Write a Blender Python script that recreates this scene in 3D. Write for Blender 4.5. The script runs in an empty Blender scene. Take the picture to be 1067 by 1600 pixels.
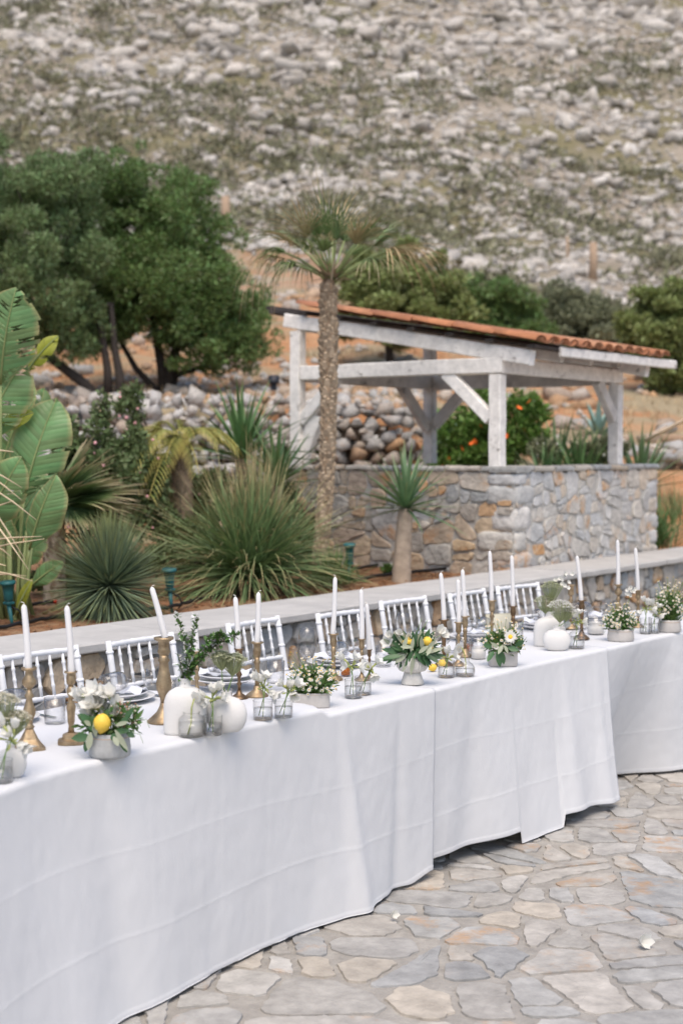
import bpy, math, random
import numpy as np
from mathutils import Vector, Matrix, noise as mnoise

random.seed(7); np.random.seed(7)
RD = math.radians
SC = bpy.context.scene
COL = SC.collection

# ------------------------------------------------------------------ camera, world, sun, exposure
H_CAM, F_PX, PITCH = 1.68, 2222.2, math.atan(95 / 2222.2)
cam_d = bpy.data.cameras.new('camera'); cam = bpy.data.objects.new('camera', cam_d); COL.objects.link(cam)
cam.location = (0, 0, H_CAM); cam.rotation_euler = (RD(90) - PITCH, 0, 0)
cam_d.sensor_fit = 'VERTICAL'; cam_d.sensor_height = 36; cam_d.lens = 50; cam_d.clip_end = 600; cam_d.clip_start = .05
cam_d.dof.use_dof = True; cam_d.dof.focus_distance = 5.4; cam_d.dof.aperture_fstop = 2.5
SC.camera = cam

SUN_EL, SUN_AZ = RD(62), RD(178)          # azimuth measured clockwise from +Y: behind the camera, to the right
w = bpy.data.worlds.new('World'); SC.world = w; w.use_nodes = True
nt = w.node_tree
sky = nt.nodes.new('ShaderNodeTexSky'); sky.sky_type = 'NISHITA'; sky.sun_disc = False
sky.sun_elevation = SUN_EL; sky.sun_rotation = SUN_AZ
sky.air_density = 1.0; sky.dust_density = 3.0; sky.ozone_density = 1.0
nt.links.new(sky.outputs[0], nt.nodes['Background'].inputs[0])
nt.nodes['Background'].inputs[1].default_value = .125
sun_d = bpy.data.lights.new('sun', 'SUN'); sun_d.energy = 1.35; sun_d.angle = RD(40); sun_d.color = (1, .89, .76)
sun = bpy.data.objects.new('sun', sun_d); COL.objects.link(sun)
sv = Vector((math.sin(SUN_AZ) * math.cos(SUN_EL), math.cos(SUN_AZ) * math.cos(SUN_EL), math.sin(SUN_EL)))
sun.rotation_euler = sv.to_track_quat('Z', 'Y').to_euler()
SC.view_settings.view_transform = 'Standard'; SC.view_settings.look = 'None'
SC.view_settings.exposure = .74; SC.view_settings.gamma = 1
SC.render.engine = 'CYCLES'
SC.cycles.max_bounces = 10; SC.cycles.transparent_max_bounces = 24; SC.cycles.caustics_reflective = False; SC.cycles.caustics_refractive = False

# ------------------------------------------------------------------ survey helpers (photograph coordinates to metres in the place)
_cp, _sp = math.cos(PITCH), math.sin(PITCH)
def ray(px, py):
    a, b = (px - 533.5) / F_PX, -(py - 800) / F_PX
    return Vector((a, _cp + b * _sp, -_sp + b * _cp))
def on(px, py, z):                      # where the sight line meets the level z
    d = ray(px, py); k = (z - H_CAM) / d.z
    return Vector((0, 0, H_CAM)) + d * k
def at(px, py, y):                      # where the sight line reaches the depth y
    d = ray(px, py); return Vector((0, 0, H_CAM)) + d * (y / d.y)
def mpp(p): return p.y / F_PX           # metres per photograph pixel there

# ------------------------------------------------------------------ materials
MATS = {}
def _n(t, ty, **kw):
    n = t.nodes.new(ty)
    for k, v in kw.items(): setattr(n, k, v)
    return n
def rgb(c): return (c[0], c[1], c[2], 1)
def mat(name, c, rough=.6, var=.18, scale=9., bump=0., bscale=None, c2=None, thr=(.45, .62), rnd=0., tip=None, tipr=(.55, 1.), trans=0., metal=0., spec=.4, patch=None, pscale=3., pthr=(.55, .68), sheen=0., hue=0., coat=0., pprob=1.):
    """procedural surface: noise mottling, random value per piece, optional second colour, colour at blade tips, translucency"""
    if name in MATS: return MATS[name]
    m = bpy.data.materials.new(name); m.use_nodes = True; t = m.node_tree; L = t.links.new
    bs = t.nodes['Principled BSDF']; out = t.nodes['Material Output']
    tc = _n(t, 'ShaderNodeTexCoord'); oi = _n(t, 'ShaderNodeObjectInfo'); ge = _n(t, 'ShaderNodeNewGeometry')
    add = _n(t, 'ShaderNodeMath', operation='ADD'); L(oi.outputs['Random'], add.inputs[0]); L(ge.outputs['Random Per Island'], add.inputs[1])
    fr = _n(t, 'ShaderNodeMath', operation='FRACT'); L(add.outputs[0], fr.inputs[0])
    # shift the noise by the piece's own number so that no two pieces carry the same marks
    sc = _n(t, 'ShaderNodeVectorMath', operation='SCALE'); cmb = _n(t, 'ShaderNodeCombineXYZ')
    for i in range(3): L(fr.outputs[0], cmb.inputs[i])
    L(cmb.outputs[0], sc.inputs[0]); sc.inputs['Scale'].default_value = 37.
    va = _n(t, 'ShaderNodeVectorMath', operation='ADD'); L(tc.outputs['Object'], va.inputs[0]); L(sc.outputs[0], va.inputs[1])
    nz = _n(t, 'ShaderNodeTexNoise'); nz.inputs['Scale'].default_value = scale; nz.inputs['Detail'].default_value = 6; nz.inputs['Roughness'].default_value = .62
    L(va.outputs[0], nz.inputs['Vector'])
    def mix(a, b, fac):
        x = _n(t, 'ShaderNodeMix', data_type='RGBA')
        for s, v in ((6, a), (7, b)):
            if isinstance(v, tuple): x.inputs[s].default_value = v
            else: L(v, x.inputs[s])
        if isinstance(fac, float): x.inputs[0].default_value = fac
        else: L(fac, x.inputs[0])
        return x.outputs[2]
    def rng(src, a, b, lo=0., hi=1.):
        x = _n(t, 'ShaderNodeMapRange'); L(src, x.inputs[0])
        for i, v in enumerate((a, b, lo, hi)): x.inputs[i + 1].default_value = v
        return x.outputs[0]
    col = mix(rgb([x * (1 - var) for x in c]), rgb([min(1, x * (1 + var)) for x in c]), rng(nz.outputs[0], .3, .7))
    if isinstance(c2, list):            # a run of colours, one drawn per piece
        ramp = _n(t, 'ShaderNodeValToRGB'); ramp.color_ramp.interpolation = 'LINEAR'
        el = ramp.color_ramp.elements; cols = [c] + c2
        while len(el) < len(cols): el.new(.5)
        for i, k in enumerate(cols): el[i].position = i / (len(cols) - 1); el[i].color = rgb(k)
        wn = _n(t, 'ShaderNodeTexWhiteNoise', noise_dimensions='1D'); L(fr.outputs[0], wn.inputs['W'])
        L(wn.outputs['Value'], ramp.inputs[0])
        mm = _n(t, 'ShaderNodeMix', data_type='RGBA', blend_type='MULTIPLY'); mm.inputs[0].default_value = 1
        L(ramp.outputs[0], mm.inputs[6])
        L(mix(rgb((1 - var,) * 3), rgb((1 + var,) * 3), rng(nz.outputs[0], .3, .7)), mm.inputs[7]); col = mm.outputs[2]
    elif c2 is not None:
        n2 = _n(t, 'ShaderNodeTexNoise'); n2.inputs['Scale'].default_value = pscale; n2.inputs['Detail'].default_value = 5; L(va.outputs[0], n2.inputs['Vector'])
        col = mix(col, rgb(c2), rng(n2.outputs[0], *thr))
    if patch is not None:
        n3 = _n(t, 'ShaderNodeTexNoise'); n3.inputs['Scale'].default_value = pscale * 1.7; n3.inputs['Detail'].default_value = 7; n3.inputs['Roughness'].default_value = .7; L(va.outputs[0], n3.inputs['Vector'])
        pf = rng(n3.outputs[0], *pthr)
        if pprob < 1:
            w2 = _n(t, 'ShaderNodeTexWhiteNoise', noise_dimensions='1D'); ad = _n(t, 'ShaderNodeMath', operation='ADD'); L(fr.outputs[0], ad.inputs[0]); ad.inputs[1].default_value = 3.7; L(ad.outputs[0], w2.inputs['W'])
            mu = _n(t, 'ShaderNodeMath', operation='MULTIPLY'); L(pf, mu.inputs[0]); L(rng(w2.outputs['Value'], 1 - pprob, 1 - pprob + .1), mu.inputs[1]); pf = mu.outputs[0]
        col = mix(col, rgb(patch), pf)
    if tip is not None:
        at_ = _n(t, 'ShaderNodeAttribute', attribute_name='along')
        col = mix(col, rgb(tip), rng(at_.outputs['Fac'], *tipr))
    if rnd or hue:
        hs = _n(t, 'ShaderNodeHueSaturation'); L(col, hs.inputs['Color']); L(rng(fr.outputs[0], 0, 1, 1 - rnd, 1 + rnd), hs.inputs['Value'])
        if hue: L(rng(fr.outputs[0], 0, 1, .5 - hue, .5 + hue), hs.inputs['Hue'])
        col = hs.outputs[0]
    L(col, bs.inputs['Base Color'])
    bs.inputs['Roughness'].default_value = rough; bs.inputs['Metallic'].default_value = metal; bs.inputs['Specular IOR Level'].default_value = spec
    if sheen: bs.inputs['Sheen Weight'].default_value = sheen
    if coat: bs.inputs['Coat Weight'].default_value = coat
    if bump:
        nb = _n(t, 'ShaderNodeTexNoise'); nb.inputs['Scale'].default_value = bscale or scale * 3; nb.inputs['Detail'].default_value = 5; L(va.outputs[0], nb.inputs['Vector'])
        b = _n(t, 'ShaderNodeBump'); b.inputs['Distance'].default_value = bump; b.inputs['Strength'].default_value = 1.; L(nb.outputs[0], b.inputs['Height']); L(b.outputs[0], bs.inputs['Normal'])
    if trans:
        tr = _n(t, 'ShaderNodeBsdfTranslucent'); L(col, tr.inputs[0]); ms = _n(t, 'ShaderNodeMixShader'); ms.inputs[0].default_value = trans
        L(bs.outputs[0], ms.inputs[1]); L(tr.outputs[0], ms.inputs[2]); L(ms.outputs[0], out.inputs[0])
    MATS[name] = m; return m
def glass_mat(name, tint=(1, 1, 1), edge=.85):
    if name in MATS: return MATS[name]
    m = bpy.data.materials.new(name); m.use_nodes = True; t = m.node_tree; L = t.links.new
    for n in list(t.nodes): t.nodes.remove(n)
    out = _n(t, 'ShaderNodeOutputMaterial'); tp = _n(t, 'ShaderNodeBsdfTransparent'); gl = _n(t, 'ShaderNodeBsdfGlossy'); gl.inputs['Roughness'].default_value = .02
    lw = _n(t, 'ShaderNodeLayerWeight'); lw.inputs['Blend'].default_value = .5
    mx = _n(t, 'ShaderNodeMix', data_type='RGBA'); mx.inputs[6].default_value = rgb(tint); mx.inputs[7].default_value = rgb([x * edge * .8 for x in tint]); L(lw.outputs['Facing'], mx.inputs[0]); L(mx.outputs[2], tp.inputs[0])
    pw = _n(t, 'ShaderNodeMath', operation='POWER'); L(lw.outputs['Facing'], pw.inputs[0]); pw.inputs[1].default_value = 3.
    fr = _n(t, 'ShaderNodeMapRange'); L(pw.outputs[0], fr.inputs[0]); fr.inputs[3].default_value = .05; fr.inputs[4].default_value = .9
    ms = _n(t, 'ShaderNodeMixShader'); L(fr.outputs[0], ms.inputs[0]); L(tp.outputs[0], ms.inputs[1]); L(gl.outputs[0], ms.inputs[2]); L(ms.outputs[0], out.inputs[0])
    MATS[name] = m; return m

GREY, BLUEG, BEIGE, WARM, ORNG = (.36, .35, .33), (.27, .29, .31), (.46, .42, .36), (.42, .33, .24), (.48, .25, .10)
mat('flagstone', (.39, .385, .37), .85, .26, 11, .007, 30, c2=[(.385, .362, .33), (.305, .31, .31), (.41, .38, .34), (.335, .335, .325), (.38, .36, .33), (.42, .375, .315), (.36, .35, .33)], patch=(.43, .27, .15), pscale=3., pthr=(.52, .70), rnd=.1, pprob=.3)
mat('mortar', (0.325, 0.305, 0.275), .95, .2, 14, .006, 70, patch=(.31, .295, .27), pscale=1.3)
mat('pale_mortar', (.44, .42, .385), .95, .15, 14, .005, 70)
mat('wall_stone', GREY, .85, .26, 10, .014, 26, c2=[(.31, .33, .34), (.45, .41, .35), (.35, .355, .35), (.45, .38, .30), (.39, .385, .37), (.32, .33, .335), (.50, .46, .40)], patch=(.44, .25, .12), pscale=3.2, pthr=(.50, .68), rnd=.12, pprob=.35)
mat('wall_stone_brown', (.36, .31, .25), .85, .28, 10, .014, 26, c2=[(.47, .37, .27), (.41, .385, .35), (.50, .30, .15), (.46, .40, .32), (.37, .355, .33), (.48, .36, .23), (.44, .405, .355)], patch=(.42, .21, .08), pscale=3.2, pthr=(.50, .68), rnd=.12, pprob=.45)
mat('wall_stone_pale', (0.52, 0.505, 0.48), .85, .22, 10, .014, 26, c2=[(.47, .475, .47), (.56, .535, .49), (.53, .48, .41), (.50, .495, .48), (.55, .45, .34), (.46, .465, .465), (.60, .565, .52)], patch=(.52, .27, .10), pscale=2.6, pthr=(.45, .66), rnd=.1, pprob=.28)
mat('field_rock', (.38, .37, .35), .9, .25, 6, .01, 20, c2=[(.44, .42, .39), (.33, .33, .32), (.42, .36, .30), (.48, .47, .45)], patch=(.40, .24, .13), pscale=1.9, pthr=(.55, .72), rnd=.12, pprob=.5)
mat('pale_rock', (.50, .495, .48), .9, .25, 6, .01, 20, c2=[(.55, .54, .52), (.43, .435, .43), (.52, .47, .41), (.58, .57, .55)], patch=(.46, .30, .18), pscale=1.9, pthr=(.55, .72), rnd=.12, pprob=.3)
mat('orange_rock', (.40, .24, .13), .9, .3, 6, .01, 20, c2=[(.36, .32, .28), (.46, .28, .15), (.42, .38, .33), (.42, .26, .14)], rnd=.15)
mat('limestone', (0.47, 0.435, 0.39), .9, .25, 2.2, .06, 6, c2=[(.52, .49, .45), (.41, .385, .35), (.48, .44, .395), (.57, .54, .495), (.44, .41, .375)], patch=(.33, .285, .235), pscale=1.3, pthr=(.50, .66), rnd=.16)
mat('concrete_coping', (.47, .455, .43), .85, .1, 5, .002, 60, patch=(.38, .37, .355), pscale=1.6, pthr=(.5, .75))
mat('soil', (.27, .13, .06), 1, .4, 30, .03, 70, c2=(.36, .22, .12), pscale=9)
mat('cloth', (0.655, 0.658, 0.668), .85, .025, 3, .0006, 260, sheen=.1)
mat('white_paint', (0.72, 0.725, 0.735), .45, .04, 14)
mat('old_white_wood', (.84, .805, .76), .75, .17, 16, .003, 40, patch=(.20, .17, .145), pscale=7., pthr=(.60, .68), rnd=.08)
mat('old_grey_wood', (0.64, 0.6, 0.55), .8, .2, 8, .003, 40, patch=(.16, .13, .11), pscale=3.4, pthr=(.57, .7))
mat('dark_wood', (.06, .05, .045), .85, .3, 10)
mat('tile_clay', (0.43, 0.18, 0.085), .85, .2, 9, .004, 40, c2=[(.48, .22, .11), (.37, .15, .075), (.50, .26, .15), (.41, .19, .10)], patch=(.30, .15, .085), pscale=3, pthr=(.6, .76), rnd=.1)
mat('brass', (0.37, 0.28, 0.175), .5, .3, 30, .001, 90, metal=.75, patch=(.22, .14, .07), pscale=20, pthr=(.5, .75))
mat('bronze', (.20, .13, .075), .42, .3, 30, .001, 90, metal=.8)
mat('wax', (0.74, 0.725, 0.715), .5, .02, 6, spec=.3)
mat('wick', (.75, .72, .66), .9)
mat('ceramic_white', (0.68, 0.665, 0.64), .7, .03, 12, .0006, 120)
mat('ceramic_rib', (.60, .575, .53), .8, .12, 40, .001, 90)
mat('grey_concrete', (.40, .405, .40), .85, .14, 26, .001, 120, patch=(.33, .335, .335), pscale=12)
mat('warm_concrete', (.50, .475, .45), .85, .1, 26, .001, 120)
mat('clay_rim', (.45, .33, .24), .8)
mat('plate', (0.72, 0.72, 0.73), .2, .01)
mat('napkin', (.70, .72, .77), .9, .05, 30)
mat('steel', (.6, .6, .62), .2, .05, metal=1)
mat('lemon', (.80, .54, .07), .45, .1, 26, .0012, 170)
mat('petal_white', (0.8, 0.79, 0.74), .6, .03, trans=.3)
mat('petal_cream', (0.74, 0.71, 0.58), .6, .06, trans=.3)
mat('floret_green', (.60, .62, .42), .7, .15, rnd=.2, trans=.2)
mat('pollen', (.72, .45, .04), .8, .15)
mat('bud_green', (0.42, 0.46, 0.16), .6, .15, rnd=.15, trans=.2)
mat('bud_pink', (.38, .20, .14), .7, .2, rnd=.2)
mat('stem_green', (.16, .26, .07), .55, .15)
mat('stem_dark', (.13, .09, .06), .7, .2)
mat('leaf_herb', (.10, .19, .05), .55, .2, rnd=.3, hue=.02, trans=.25)
mat('leaf_deep', (0.055, 0.125, 0.05), .4, .2, rnd=.25, trans=.15)
mat('leaf_sage', (.36, .39, .28), .65, .12, rnd=.15, trans=.15)
mat('umbel_ray', (.42, .46, .24), .6, .15, rnd=.15, trans=.15)
mat('leaf_carob', (0.155, 0.23, 0.075), .45, .25, rnd=.5, hue=.03, trans=.35)
mat('leaf_olive', (0.18, 0.25, 0.105), .5, .25, rnd=.5, hue=.03, trans=.3)
mat('leaf_light', (0.24, 0.28, 0.1), .5, .25, rnd=.45, hue=.02, trans=.25)
mat('leaf_greygreen', (0.2, 0.215, 0.125), .6, .25, rnd=.4, trans=.2)
mat('leaf_shrub', (0.13, 0.175, 0.07), .5, .3, rnd=.45, hue=.02, trans=.2)
mat('leaf_bright', (0.14, 0.24, 0.05), .5, .25, rnd=.4, hue=.02, trans=.25)
mat('bark', (0.04, 0.032, 0.027), .9, .35, 18, .01, 30)
mat('palm_bark', (0.31, 0.225, 0.15), .9, .35, 22, .008, 40, patch=(.16, .095, .05), pscale=8)
mat('palm_scale', (0.38, 0.295, 0.21), .9, .25, 20, rnd=.3)
mat('pale_trunk', (.42, .34, .26), .85, .22, 14, .006, 40)
mat('fan_leaf', (0.15, 0.225, 0.085), .5, .2, 14, tip=(.46, .37, .23), tipr=(.5, .9), rnd=.25, trans=.2)
mat('fan_leaf_dry', (.30, .26, .13), .6, .2, 14, tip=(.52, .38, .22), tipr=(.2, .8), rnd=.2, trans=.2)
mat('straw_blade', (.62, .50, .33), .7, .12, 14, rnd=.12)
mat('yucca_leaf', (0.11, 0.205, 0.075), .45, .2, 12, tip=(.20, .24, .09), tipr=(.75, 1), rnd=.25, trans=.12)
mat('dracaena_leaf', (0.14, 0.235, 0.11), .45, .2, 12, tip=(.26, .30, .14), tipr=(.7, 1), rnd=.2, trans=.12)
mat('blue_blade', (0.18, 0.24, 0.15), .5, .18, 12, tip=(.27, .30, .11), tipr=(.6, 1), rnd=.3, trans=.1)
mat('grass_blade', (0.185, 0.27, 0.115), .5, .2, 12, tip=(.50, .36, .19), tipr=(.62, .98), rnd=.3, trans=.12)
mat('tuft_blade', (0.1, 0.19, 0.06), .5, .2, 12, tip=(.20, .26, .10), tipr=(.7, 1), rnd=.3, trans=.12)
mat('agave_leaf', (.20, .31, .27), .5, .12, 8, rnd=.1)
mat('date_leaf', (0.25, 0.27, 0.07), .5, .2, 12, tip=(.55, .45, .13), tipr=(.3, 1), rnd=.3, trans=.2)
mat('banana_leaf', (0.19, 0.32, 0.13), .38, .16, 6, tip=(.40, .38, .17), tipr=(.82, 1.), trans=.35, rnd=.22, hue=.025)
mat('banana_leaf_yellow', (.34, .37, .05), .45, .18, 8, trans=.3)
mat('banana_rib', (0.25, 0.3, 0.12), .5, .1)
mat('teal_metal', (.015, .115, .12), .5, .2, 12, coat=.1)
mat('black_plastic', (.012, .012, .013), .5, .1)
mat('red_cap', (.6, .05, .02), .5)
mat('terracotta', (.46, .29, .19), .85, .2, 9, .003, 40)
mat('bamboo', (0.72, 0.56, 0.38), .6, .12, 12)
mat('post_wood', (.36, .26, .18), .9, .2, 8)
mat('blossom_orange', (.85, .16, .02), .6, .1)
mat('blossom_pink', (.75, .38, .40), .6, .15, rnd=.15)
mat('scrub', (0.195, 0.19, 0.115), .8, .25, rnd=.35, hue=.015)
mat('dry_grass', (.42, .32, .19), .9, .2, rnd=.3)
mat('honey', (.62, .17, .01), .15, .1, trans=.3)
mat('candle_gel', (.86, .83, .78), .5, .02)
mat('dark_fixture', (.02, .022, .03), .5)
glass_mat('glass', (1, 1, 1), .92); glass_mat('water_glass', (.985, .99, .988), 1.1)
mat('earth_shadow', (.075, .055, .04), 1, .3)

# the hill's earth: orange soil low down, straw, then pale stony ground
def hill_mat():
    m = bpy.data.materials.new('hill_ground'); m.use_nodes = True; t = m.node_tree; L = t.links.new; bs = t.nodes['Principled BSDF']
    tc = _n(t, 'ShaderNodeTexCoord'); sx = _n(t, 'ShaderNodeSeparateXYZ'); L(tc.outputs['Object'], sx.inputs[0])
    def nz(s, d=6):
        n = _n(t, 'ShaderNodeTexNoise'); n.inputs['Scale'].default_value = s; n.inputs['Detail'].default_value = d; L(tc.outputs['Object'], n.inputs['Vector']); return n.outputs[0]
    def rng(src, a, b):
        x = _n(t, 'ShaderNodeMapRange'); L(src, x.inputs[0]); x.inputs[1].default_value = a; x.inputs[2].default_value = b; return x.outputs[0]
    def mix(a, b, f):
        x = _n(t, 'ShaderNodeMix', data_type='RGBA')
        for s, v in ((6, a), (7, b)):
            if isinstance(v, tuple): x.inputs[s].default_value = v
            else: L(v, x.inputs[s])
        L(f, x.inputs[0]); return x.outputs[2]
    soil = mix((.37, .18, .085, 1), (.46, .26, .14, 1), rng(nz(3.), .35, .65))
    low = mix(soil, (.33, .27, .175, 1), rng(nz(.7), .44, .56))
    up = mix((.24, .205, .16, 1), (.36, .315, .26, 1), rng(nz(.9), .35, .65))
    up = mix(up, (.19, .17, .10, 1), rng(nz(.22), .46, .58))
    f = _n(t, 'ShaderNodeMath', operation='ADD'); L(sx.outputs[1], f.inputs[0]); mu = _n(t, 'ShaderNodeMath', operation='MULTIPLY'); L(nz(.2), mu.inputs[0]); mu.inputs[1].default_value = 26.; L(mu.outputs[0], f.inputs[1])
    L(mix(low, up, rng(f.outputs[0], 42, 54)), bs.inputs['Base Color']); bs.inputs['Roughness'].default_value = 1; bs.inputs['Specular IOR Level'].default_value = .1
    b = _n(t, 'ShaderNodeBump'); b.inputs['Distance'].default_value = .12; L(nz(4.), b.inputs['Height']); L(b.outputs[0], bs.inputs['Normal'])
    MATS['hill_ground'] = m
hill_mat()

# ------------------------------------------------------------------ mesh collector and object helpers
ICO = None
def ico_base(sub):
    import bmesh
    bm = bmesh.new(); bmesh.ops.create_icosphere(bm, subdivisions=sub, radius=1)
    v = np.array([x.co[:] for x in bm.verts]); f = [[q.index for q in x.verts] for x in bm.faces]; bm.free(); return v, f
ICO1 = ico_base(1); ICO2 = ico_base(2); ICO3 = ico_base(3)

class MB:
    def __init__(s): s.v = []; s.f = []; s.t = []
    def add(s, vs, fs, t=None):
        o = len(s.v); s.v.extend([tuple(x) for x in vs]); s.f.extend([[i + o for i in q] for q in fs]); s.t.extend(t if t is not None else [0.] * len(vs)); return s
    def box(s, c, size, M=None):
        x, y, z = [k / 2 for k in size]
        vs = [Vector(p) for p in ((-x, -y, -z), (x, -y, -z), (x, y, -z), (-x, y, -z), (-x, -y, z), (x, -y, z), (x, y, z), (-x, y, z))]
        if M is not None: vs = [M @ p for p in vs]
        c = Vector(c); return s.add([p + c for p in vs], [[0, 3, 2, 1], [4, 5, 6, 7], [0, 1, 5, 4], [1, 2, 6, 5], [2, 3, 7, 6], [3, 0, 4, 7]])
    def beam(s, a, b, wd, ht, up=(0, 0, 1), bev=.006, seg=1, wob=0.):
        """a squared timber with chamfered arrises and slightly uneven faces"""
        a, b = Vector(a), Vector(b); d = (b - a).normalized(); sx = d.cross(Vector(up)).normalized(); sz = sx.cross(d).normalized()
        x, z = wd / 2, ht / 2; prof = [(-x + bev, -z), (x - bev, -z), (x, -z + bev), (x, z - bev), (x - bev, z), (-x + bev, z), (-x, z - bev), (-x, -z + bev)]
        vs = []
        for i in range(seg + 1):
            p = a.lerp(b, i / seg); ox, oz = random.uniform(-wob, wob), random.uniform(-wob, wob)
            vs += [p + sx * (q[0] + ox) + sz * (q[1] + oz) for q in prof]
        fs = [[7, 6, 5, 4, 3, 2, 1, 0], [seg * 8 + k for k in range(8)]]
        for i in range(seg):
            for k in range(8): fs.append([i * 8 + k, i * 8 + (k + 1) % 8, (i + 1) * 8 + (k + 1) % 8, (i + 1) * 8 + k])
        return s.add(vs, fs)
    def tube(s, pts, rad, n=8, cap=True):
        pts = [Vector(p) for p in pts]; m = len(pts)
        if not isinstance(rad, (list, tuple)): rad = [rad] * m
        vs = []; t = []; ref = Vector((.31, .52, .79))
        for i, p in enumerate(pts):
            d = (pts[min(i + 1, m - 1)] - pts[max(i - 1, 0)]).normalized()
            r0 = ref if abs(d.dot(ref)) < .95 else Vector((1, 0, 0)); a = d.cross(r0).normalized(); b = d.cross(a)
            for k in range(n):
                g = 2 * math.pi * k / n; vs.append(p + (a * math.cos(g) + b * math.sin(g)) * rad[i]); t.append(i / max(1, m - 1))
        fs = [[i * n + k, i * n + (k + 1) % n, (i + 1) * n + (k + 1) % n, (i + 1) * n + k] for i in range(m - 1) for k in range(n)]
        if cap: fs += [list(range(n))[::-1], [(m - 1) * n + k for k in range(n)]]
        return s.add(vs, fs, t)
    def lathe(s, prof, n=24, c=(0, 0, 0), sx=1., sy=1., cap0=True, cap1=True, rib=0., nrib=0, sq=0.):
        vs = []; c = Vector(c)
        for r, z in prof:
            for k in range(n):
                g = 2 * math.pi * k / n; q = 1.
                if sq: q = 1 / (abs(math.cos(g)) ** sq + abs(math.sin(g)) ** sq) ** (1 / sq)
                if nrib: q *= 1 + rib * math.cos(nrib * g)
                vs.append(c + Vector((math.cos(g) * r * q * sx, math.sin(g) * r * q * sy, z)))
        m = len(prof)
        fs = [[i * n + k, i * n + (k + 1) % n, (i + 1) * n + (k + 1) % n, (i + 1) * n + k] for i in range(m - 1) for k in range(n)]
        if cap0: fs.append(list(range(n))[::-1])
        if cap1: fs.append([(m - 1) * n + k for k in range(n)])
        return s.add(vs, fs)
    def ico(s, c, r, jit=0., sub=1, flat=None):
        v, f = ICO1 if sub == 1 else ICO2
        r = np.array(r if hasattr(r, '__len__') else (r, r, r)); q = v.copy()
        if jit: q = q * (1 + np.random.uniform(-jit, jit, (len(v), 1)))
        return s.add(q * r + np.array(c), f)
    def blade(s, p, d, ln, wd, droop=.3, seg=4, up=(0, 0, 1), fold=.25, side=None, power=2., base=.6):
        """one strap leaf: V-folded, tapered, bending under its weight; 'along' runs 0 to 1 to the tip"""
        p, d = Vector(p), Vector(d).normalized(); u = Vector(up)
        sd = d.cross(u)
        if sd.length < .05: sd = d.cross(Vector((1, .3, 0)))
        sd.normalize(); 
        if side is not None: sd = (sd * math.cos(side) + sd.cross(d) * math.sin(side)).normalized()
        nn = sd.cross(d).normalized(); vs = []; t = []
        for i in range(seg + 1):
            k = i / seg; c = p + d * (ln * k * (1 - .25 * droop * k * k)) - Vector((0, 0, 1)) * (droop * ln * k ** power)
            hw = wd / 2 * (base + (1 - base) * min(1, k * 4)) * (1 - k ** 2.2) + wd * .02
            vs += [c - sd * hw + nn * hw * fold, c, c + sd * hw + nn * hw * fold]; t += [k] * 3
        fs = []
        for i in range(seg):
            a = i * 3; fs += [[a, a + 1, a + 4, a + 3], [a + 1, a + 2, a + 5, a + 4]]
        return s.add(vs, fs, t)
    def leaf(s, p, d, ln, wd, up=(0, 0, 1), curl=.15, fold=.2, seg=4, roll=0.):
        p, d = Vector(p), Vector(d).normalized(); sd = d.cross(Vector(up))
        if sd.length < .05: sd = d.cross(Vector((1, .2, 0)))
        sd.normalize(); sd = (sd * math.cos(roll) + sd.cross(d) * math.sin(roll)).normalized(); nn = sd.cross(d).normalized(); vs = []; t = []
        for i in range(seg + 1):
            k = i / seg; hw = wd / 2 * math.sin(math.pi * min(1, (k * .94 + .04))) ** .8; c = p + d * ln * k - nn * (curl * ln * k * k)
            vs += [c - sd * hw + nn * hw * fold, c, c + sd * hw + nn * hw * fold]; t += [k] * 3
        fs = []
        for i in range(seg):
            a = i * 3; fs += [[a, a + 1, a + 4, a + 3], [a + 1, a + 2, a + 5, a + 4]]
        return s.add(vs, fs, t)
    def mesh(s, name, m, smooth=True):
        me = bpy.data.meshes.new(name); me.from_pydata([tuple(x) for x in s.v], [], s.f); me.materials.append(MATS[m])
        if any(s.t):
            a = me.attributes.new('along', 'FLOAT', 'POINT'); a.data.foreach_set('value', s.t)
        if smooth: me.shade_smooth()
        return me
    def build(s, name, m, parent=None, smooth=True, loc=None, rot=None, kind=None):
        return put(name, s.mesh(name, m, smooth), parent, loc, rot, kind)
def put(name, me, parent=None, loc=None, rot=None, kind=None, scale=None):
    o = bpy.data.objects.new(name, me); COL.objects.link(o)
    if parent is not None: o.parent = parent
    if loc is not None: o.location = loc
    if rot is not None: o.rotation_euler = rot
    if scale is not None: o.scale = scale
    if kind: o['kind'] = kind
    return o
def np_mesh(name, v, f, m, smooth=False, along=None):
    me = bpy.data.meshes.new(name); k = f.shape[1]
    me.vertices.add(len(v)); me.vertices.foreach_set('co', np.ascontiguousarray(v, dtype=np.float32).ravel())
    me.loops.add(f.size); me.loops.foreach_set('vertex_index', np.ascontiguousarray(f, dtype=np.int32).ravel())
    me.polygons.add(len(f)); me.polygons.foreach_set('loop_start', np.arange(0, f.size, k, dtype=np.int32))
    me.update(calc_edges=True); me.validate()
    me.materials.append(MATS[m])
    if along is not None:
        a = me.attributes.new('along', 'FLOAT', 'POINT'); a.data.foreach_set('value', np.asarray(along, dtype=np.float32))
    if smooth: me.shade_smooth()
    return me
def thing(name, loc, label, cat, group=None, rotz=0.):
    o = bpy.data.objects.new(name, None); COL.objects.link(o); o.location = loc; o.rotation_euler = (0, 0, rotz); o.empty_display_size = .05
    return tag(o, label, cat, group)
def tag(o, label, cat, group=None):
    o['label'] = label; o['category'] = cat
    if group: o['group'] = group
    return o
def smooth01(a, b, x):
    k = min(1, max(0, (x - a) / (b - a))); return k * k * (3 - 2 * k)
def rv(s): return Vector((random.gauss(0, s), random.gauss(0, s), random.gauss(0, s)))

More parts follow.
